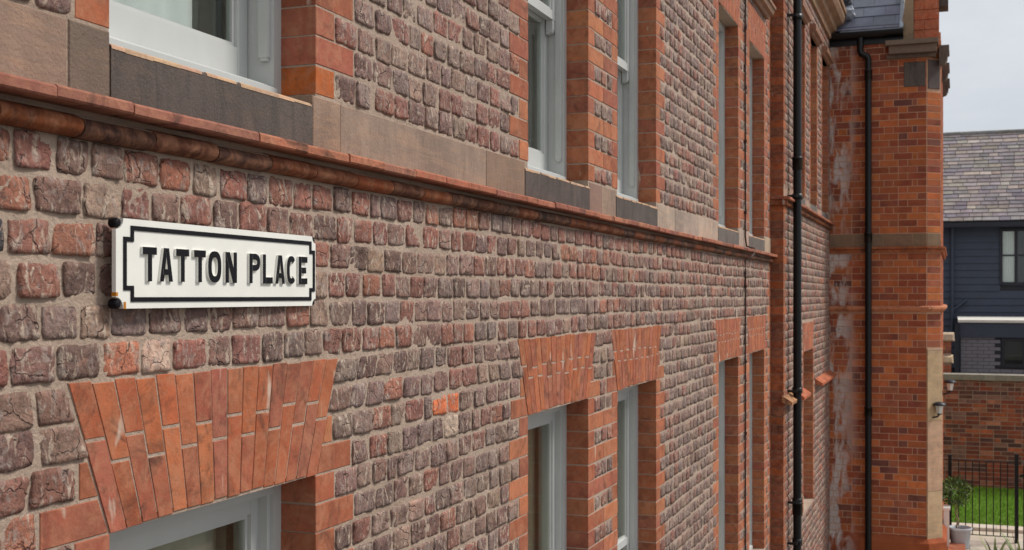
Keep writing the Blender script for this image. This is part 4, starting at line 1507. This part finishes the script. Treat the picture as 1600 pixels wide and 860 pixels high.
LC = [lin(*c) for c in [(72, 96, 44), (92, 116, 54), (56, 78, 40), (118, 138, 70), (84, 104, 60)]]
for k in range(950):
    th, ph = r.uniform(0, 6.28), math.acos(r.uniform(-1, 1))
    rr = .205 * r.uniform(.35, 1.0) ** .5 * (1 + .10 * math.sin(3 * th + 1) + .08 * math.cos(5 * ph))
    c = Vector((tx + rr * math.sin(ph) * math.cos(th), ty + .075 + rr * 1.05 * math.sin(ph) * math.sin(th), .785 + rr * .92 * math.cos(ph)))
    d = Vector((math.sin(ph) * math.cos(th), math.sin(ph) * math.sin(th), math.cos(ph))) + Vector((r.gauss(0, .6), r.gauss(0, .6), r.gauss(0.2, .6)))
    d.normalize(); s_ = d.orthogonal().normalized(); s_ = (s_ * math.cos(th * 3) + d.cross(s_) * math.sin(th * 3))
    L, W = r.uniform(.03, .055), r.uniform(.010, .017)
    mb.add([c, c + d * L * .5 + s_ * W, c + d * L, c + d * L * .5 - s_ * W], [(0, 1, 2, 3)], jit(r.choice(LC), .2))
mb.build('crown', M['leaf'], bay)

# white pedestal and brick step by the door
mb = MB(); mb.box(17.2, 17.45, -1.60, -1.518, 0.004, .02); mb.box(17.22, 17.43, -1.595, -1.522, .02, .58); mb.box(17.2, 17.45, -1.608, -1.516, .58, .61)
prop(mb.build('pedestal', M['white'], None, False), 'small white pedestal against the wing behind the potted tree', 'pedestal')
st = thing('brick_step', (16.9, -1.7, 0), 'low orange brick step at the foot of the wing', 'step')
for k in range(8):
    mb = MB(); mb.box(16.60 + .114 * k, 16.60 + .114 * k + .108, -1.80, -1.575, .004, .085, jit(lin(176, 104, 76), .1)); mb.build('brick', M['red'], st)

# ------------------------------------------------------------------ strap-leaved plants by the paving
def strap_plant(x, y, seed, n, label, hgt, lean=(0, 0)):
    r = random.Random(seed)
    root = thing('strap_leaf_plant', (x, y, 0), label, 'plant', 'strap-leaved plants by the paving')
    for k in range(n):
        a = r.uniform(0, 6.28); L = hgt * r.uniform(.7, 1.15); out = r.uniform(.15, .6) * L; w = r.uniform(.012, .022)
        pts = []
        for i in range(8):
            t = i / 7
            pts.append(Vector((x + math.cos(a) * out * t ** 1.5 + lean[0] * t, y + math.sin(a) * out * t ** 1.5 + lean[1] * t, L * (t - .22 * t ** 3))))
        sd_ = Vector((-math.sin(a), math.cos(a), 0))
        mb = MB(); vs = []
        for i, p in enumerate(pts):
            ww = w * (1 - (i / 7) ** 2.2) + .0015
            vs += [p - sd_ * ww, p + Vector((0, 0, -ww * .35)), p + sd_ * ww]
        fs = []
        for i in range(7):
            fs += [(3 * i, 3 * i + 1, 3 * i + 4, 3 * i + 3), (3 * i + 1, 3 * i + 2, 3 * i + 5, 3 * i + 4)]
        mb.add(vs, fs, jit(r.choice([lin(112, 130, 62), lin(86, 108, 52), lin(134, 146, 84), lin(70, 92, 48)]), .12), smooth=True)
        mb.build('leaf', M['leaf'], root)
strap_plant(15.9, -2.13, 3, 16, 'strap-leaved green plant rising in front of the railing', .62)
strap_plant(15.6, -2.42, 8, 16, 'strap-leaved green plant at the right edge of the picture', .72)

# ------------------------------------------------------------------ wall lanterns
def lantern(x, y, z, label):
    t = thing('wall_lantern', (x, y, z), label, 'lantern', 'wall lanterns on the wing')
    mb = MB(); mb.tube([(x + .02, y + .06, z - .09), (x, y + .02, z - .105), (x - .005, y - .03, z - .09), (x - .005, y - .05, z - .06)], .011, 8)
    mb.box(x - .01, x + .05, y + .045, y + .07, z - .14, z - .05)
    mb.build('arm', M['dark'], t)
    y2 = y - .05
    mb = MB(); mb.lathe([(.028, z - .065), (.038, z - .055), (.040, z - .05)], x, y2, 6, smooth=False); mb.add([(x + .04 * math.cos(k * math.pi / 3), y2 + .04 * math.sin(k * math.pi / 3), z - .052) for k in range(6)], [tuple(range(6))]); mb.build('lamp_base', M['dark'], t)
    mb = MB(); mb.lathe([(.036, z - .05), (.056, z + .055)], x, y2, 6, smooth=False); mb.build('lamp_glass', M['lampglass'], t)
    mb = MB(); mb.lathe([(.06, z + .05), (.088, z + .055), (.086, z + .068), (.05, z + .092), (.0, z + .10)], x, y2, 12); mb.lathe([(.088, z + .055), (.0, z + .052)], x, y2, 12); mb.build('lamp_shade', M['dark'], t)
lantern(16.10, -1.43, EYE - 1.45, 'black wall lantern with frosted glass on the pale stone corner')
lantern(17.7, -1.555, EYE - 1.27, 'black wall lantern farther along the wing, half hidden by its stone corner')

# ------------------------------------------------------------------ far house with stone-slate roof
HX = 32.0
house = thing('clad_house', (HX + 3, -3, 0), 'dark blue weatherboarded house with a weathered slate roof behind the garden wall', 'house')
mb = MB(); mb.box(HX + .03, HX + 7, -9, 4, 0, EYE + 1.84)
hw_ = mb.build('wall', M['dark'], house)
W0, W1, WZ0, WZ1 = -2.80, -3.90, EYE + .35, EYE + 1.615
z = EYE - 1.8
while z < EYE + 1.78:
    zz1 = min(z + .176, EYE + 1.79)
    spans = [(-9, 4)]
    if zz1 > WZ0 - .06 and z < WZ1 + .06: spans = [(-9, W1 - .06), (W0 + .06, 4)]
    for a, b in spans:
        mb = MB(); mb.profile([(HX + .03, z), (HX - .022, z - .012), (HX - .022, z + .006), (HX + .004, zz1), (HX + .03, zz1)], a, b, axis='Y'); mb.build('weatherboard', M['board'], hw_)
    z += .176
mb = MB()
mb.box(HX - .05, HX + .02, W0, W0 + .07, WZ0 - .07, WZ1 + .07); mb.box(HX - .05, HX + .02, W1 - .07, W1, WZ0 - .07, WZ1 + .07)
mb.box(HX - .049, HX + .019, W1, W0, WZ1, WZ1 + .07); mb.box(HX - .07, HX + .019, W1, W0, WZ0 - .08, WZ0)
mb.box(HX - .04, HX + .015, -3.13, -3.07, WZ0, WZ1); mb.box(HX - .035, HX + .012, W1, W0, EYE + 1.0, EYE + 1.035)
hwin = mb.build('window', M['dark'], house)
for a, b in ((W0 - .01, -3.06), (-3.14, W1 + .01)):
    mb = MB(); mb.box(HX - .005, HX - .001, b, a, WZ0, WZ1); mb.build('pane', M['glass'], hwin)
mb = MB()
vs = []
for i in range(31):
    y = W0 - .33 * i / 30
    vs += [(HX + .004 + .006 * math.sin(i * 1.3), y, WZ0), (HX + .004 + .006 * math.sin(i * 1.3 + .4), y, WZ1)]
mb.add(vs, [(2 * i, 2 * i + 1, 2 * i + 3, 2 * i + 2) for i in range(30)]); mb.build('curtain', M['white_sheet'], hwin)
RXE, RZE = HX - .30, EYE + 1.87
RXR, RZR = HX + 2.5, EYE + 4.42
mb = MB()
mb.add([(RXE, -10, RZE - .03), (RXE, 5, RZE - .03), (RXR, 5, RZR - .03), (RXR, -10, RZR - .03), (RXR + 3.5, -10, EYE + 1.8), (RXR + 3.5, 5, EYE + 1.8)], [(0, 1, 2, 3), (3, 2, 5, 4)])
hroof = mb.build('roof', M['dark'], house)
OS = [lin(*c) for c in [(152, 142, 142), (142, 132, 132), (160, 149, 144), (132, 124, 128), (178, 164, 154), (150, 136, 128)]]
rows = 24
vec = Vector((RXR - RXE, 0, RZR - RZE)); SLN = vec.length; vec.normalize(); nv = Vector((-vec.z, 0, vec.x))
slt = []
for i in range(rows):
    y = 4.0 - random.uniform(0, .3)
    t = SLN * i / rows
    while y > -7.5:
        w = random.uniform(.2, .42)
        slt.append((t, y, y - w, random.uniform(-.008, .008))); y -= w
def slate(mb, t, a, b, o, c):
    p = lambda yy, tt, up: tuple(Vector((RXE, yy, RZE)) + vec * tt + nv * up)
    L = SLN / rows + .04
    mb.add([p(a - .006, t + o, .030), p(b + .006, t + o, .030), p(b + .006, t + L, .006), p(a - .006, t + L, .006), p(a - .006, t + o, .0), p(b + .006, t + o, .0)], [(0, 1, 2, 3), (4, 5, 1, 0)], c)
vis = [i for i in largest([((RXE + vec.x * s[0]), (s[1] + s[2]) / 2, RZE + vec.z * s[0], s[1] - s[2]) for s in slt], 100000) if px(RXE + vec.x * slt[i][0], (slt[i][1] + slt[i][2]) / 2, 3)[0] > 1464]
pick = set(vis[:300]); rm = MB()
for i, s in enumerate(slt):
    c = jit(random.choices(OS, [5, 5, 3, 3, 1.2, 3])[0], .14)
    tgt = MB() if i in pick else rm
    slate(tgt, *s, c)
    if i in pick: tgt.build('slate', M['oldslate'], hroof)
prop(rm.build('slating', M['oldslate'], hroof), kind='stuff')
y = 4
while y > -7.5:
    mb = MB(); mb.tube([(RXR, y, RZR - .03), (RXR, y - .44, RZR - .03)], .09, 10, jit(lin(120, 116, 112), .1)); mb.build('ridge_tile', M['oldslate'], hroof); y -= .45
mb = MB(); mb.box(RXE - .10, RXE + .02, -9, 4, RZE - .15, RZE - .035); mb.box(RXE + .02, HX + .02, -9, 4, RZE - .12, RZE - .08); mb.build('gutter', M['dark'], house)
mb = MB(); mb.tube([(HX - .09, -1.62, RZE - .12), (HX - .09, -1.62, EYE - 1.0)], .04, 10); mb.tube([(HX - .07, -1.64, EYE - .35), (HX - .07, -1.95, EYE - .10)], .035, 8)
mb.build('downpipe', M['board'], house)

# flat-roofed extension in front of it
ext = thing('flat_roof_extension', (29, -4, 0), 'grey painted brick extension with dark fascia and white coping below the clad house', 'building')
EX = 27.0
mb = MB(); mb.box(EX, HX - .1, -9, -1.79, 0, EYE - .56); eo = mb.build('wall', M['dark'], ext)
z = EYE - 2.0; ci = 0
ew0, ew1, ez0, ez1 = -2.66, -3.6, EYE - 1.44, EYE - .944
bl = MB()
while z < EYE - .88:
    y = -1.795 + (0 if ci % 2 else .0); ci += 1
    off = .0 if ci % 2 else .11
    y = -1.792
    first = True
    while y > -4.6:
        L = .11 if first and off else .225
        first = False
        e = y - L
        if not (z + .07 > ez0 - .05 and z < ez1 + .05 and e < ew0 + .04 and y > ew1 - .04):
            mb = MB(); mb.box(EX - .014 - random.uniform(0, .003), EX + .02, e + .004, y - .004, z + .004, z + .073); mb.build('brick', M['greybrick'], eo)
        y = e
    z += .077
mb = MB(); mb.box(EX - .06, EX + .02, -9, -1.76, EYE - .872, EYE - .565); mb.build('fascia', M['board'], ext)
mb = MB(); mb.box(EX - .09, HX - .12, -9, -1.74, EYE - .56, EYE - .505); mb.build('coping', M['paintwhite'], ext)
mb = MB()
mb.box(EX - .03, EX + .03, ew0, ew0 + .06, ez0 - .06, ez1 + .06); mb.box(EX - .03, EX + .03, ew1 - .06, ew1, ez0 - .06, ez1 + .06)
mb.box(EX - .029, EX + .029, ew1, ew0, ez1, ez1 + .06); mb.box(EX - .045, EX + .029, ew1, ew0, ez0 - .06, ez0); mb.box(EX - .025, EX + .02, -3.05, -3.0, ez0, ez1)
wn = mb.build('window', M['dark'], ext)
mb = MB(); mb.box(EX - .012, EX - .008, ew1, ew0, ez0, ez1); mb.build('pane', M['glass'], wn)
mb = MB(); mb.tube([(EX - .1, -1.72, 0), (EX - .1, -1.72, EYE - .6)], .045, 10); mb.build('downpipe', M['dark'], ext)

# brick gate pier with stone caps
pier = thing('gate_pier', (25.2, -1.4, 0), 'brick pier with two pale stone caps rising behind the garden wall', 'pier')
PXX = 25.0
mb = MB(); mb.box(PXX + .006, PXX + .4, -1.60, -1.2, 0, EYE - .89); pc = mb.build('shaft', M['gmortar'], pier)
z = EYE - 1.75; ci = 0
while z < EYE - .92:
    ci += 1
    if not (-1.34 < z + .038 - EYE < -1.17):
        for a, b in (((-1.605, -1.38), (-1.375, -1.2)) if ci % 2 else ((-1.605, -1.50), (-1.495, -1.27), (-1.265, -1.2))):
            mb = MB(); mb.box(PXX, PXX + .1, a, b, z + .004, z + .073, jit(random.choice(WP), .12)); mb.build('brick', M['red'], pc)
    z += .077
for z0, z1, o in ((-1.33, -1.18, .05), (-.89, -.73, .07)):
    mb = MB(); mb.cham([(1.15, EYE + z0), (1.60 + o, EYE + z0), (1.60 + o - .01, EYE + z1), (1.15, EYE + z1)], (PXX, 0, 0), (0, -1), (1, 0), -o, .45, .03, jit(lin(206, 188, 160), .04)); mb.build('stone_cap', M['pale'], pier)

scene.render.engine = 'CYCLES'
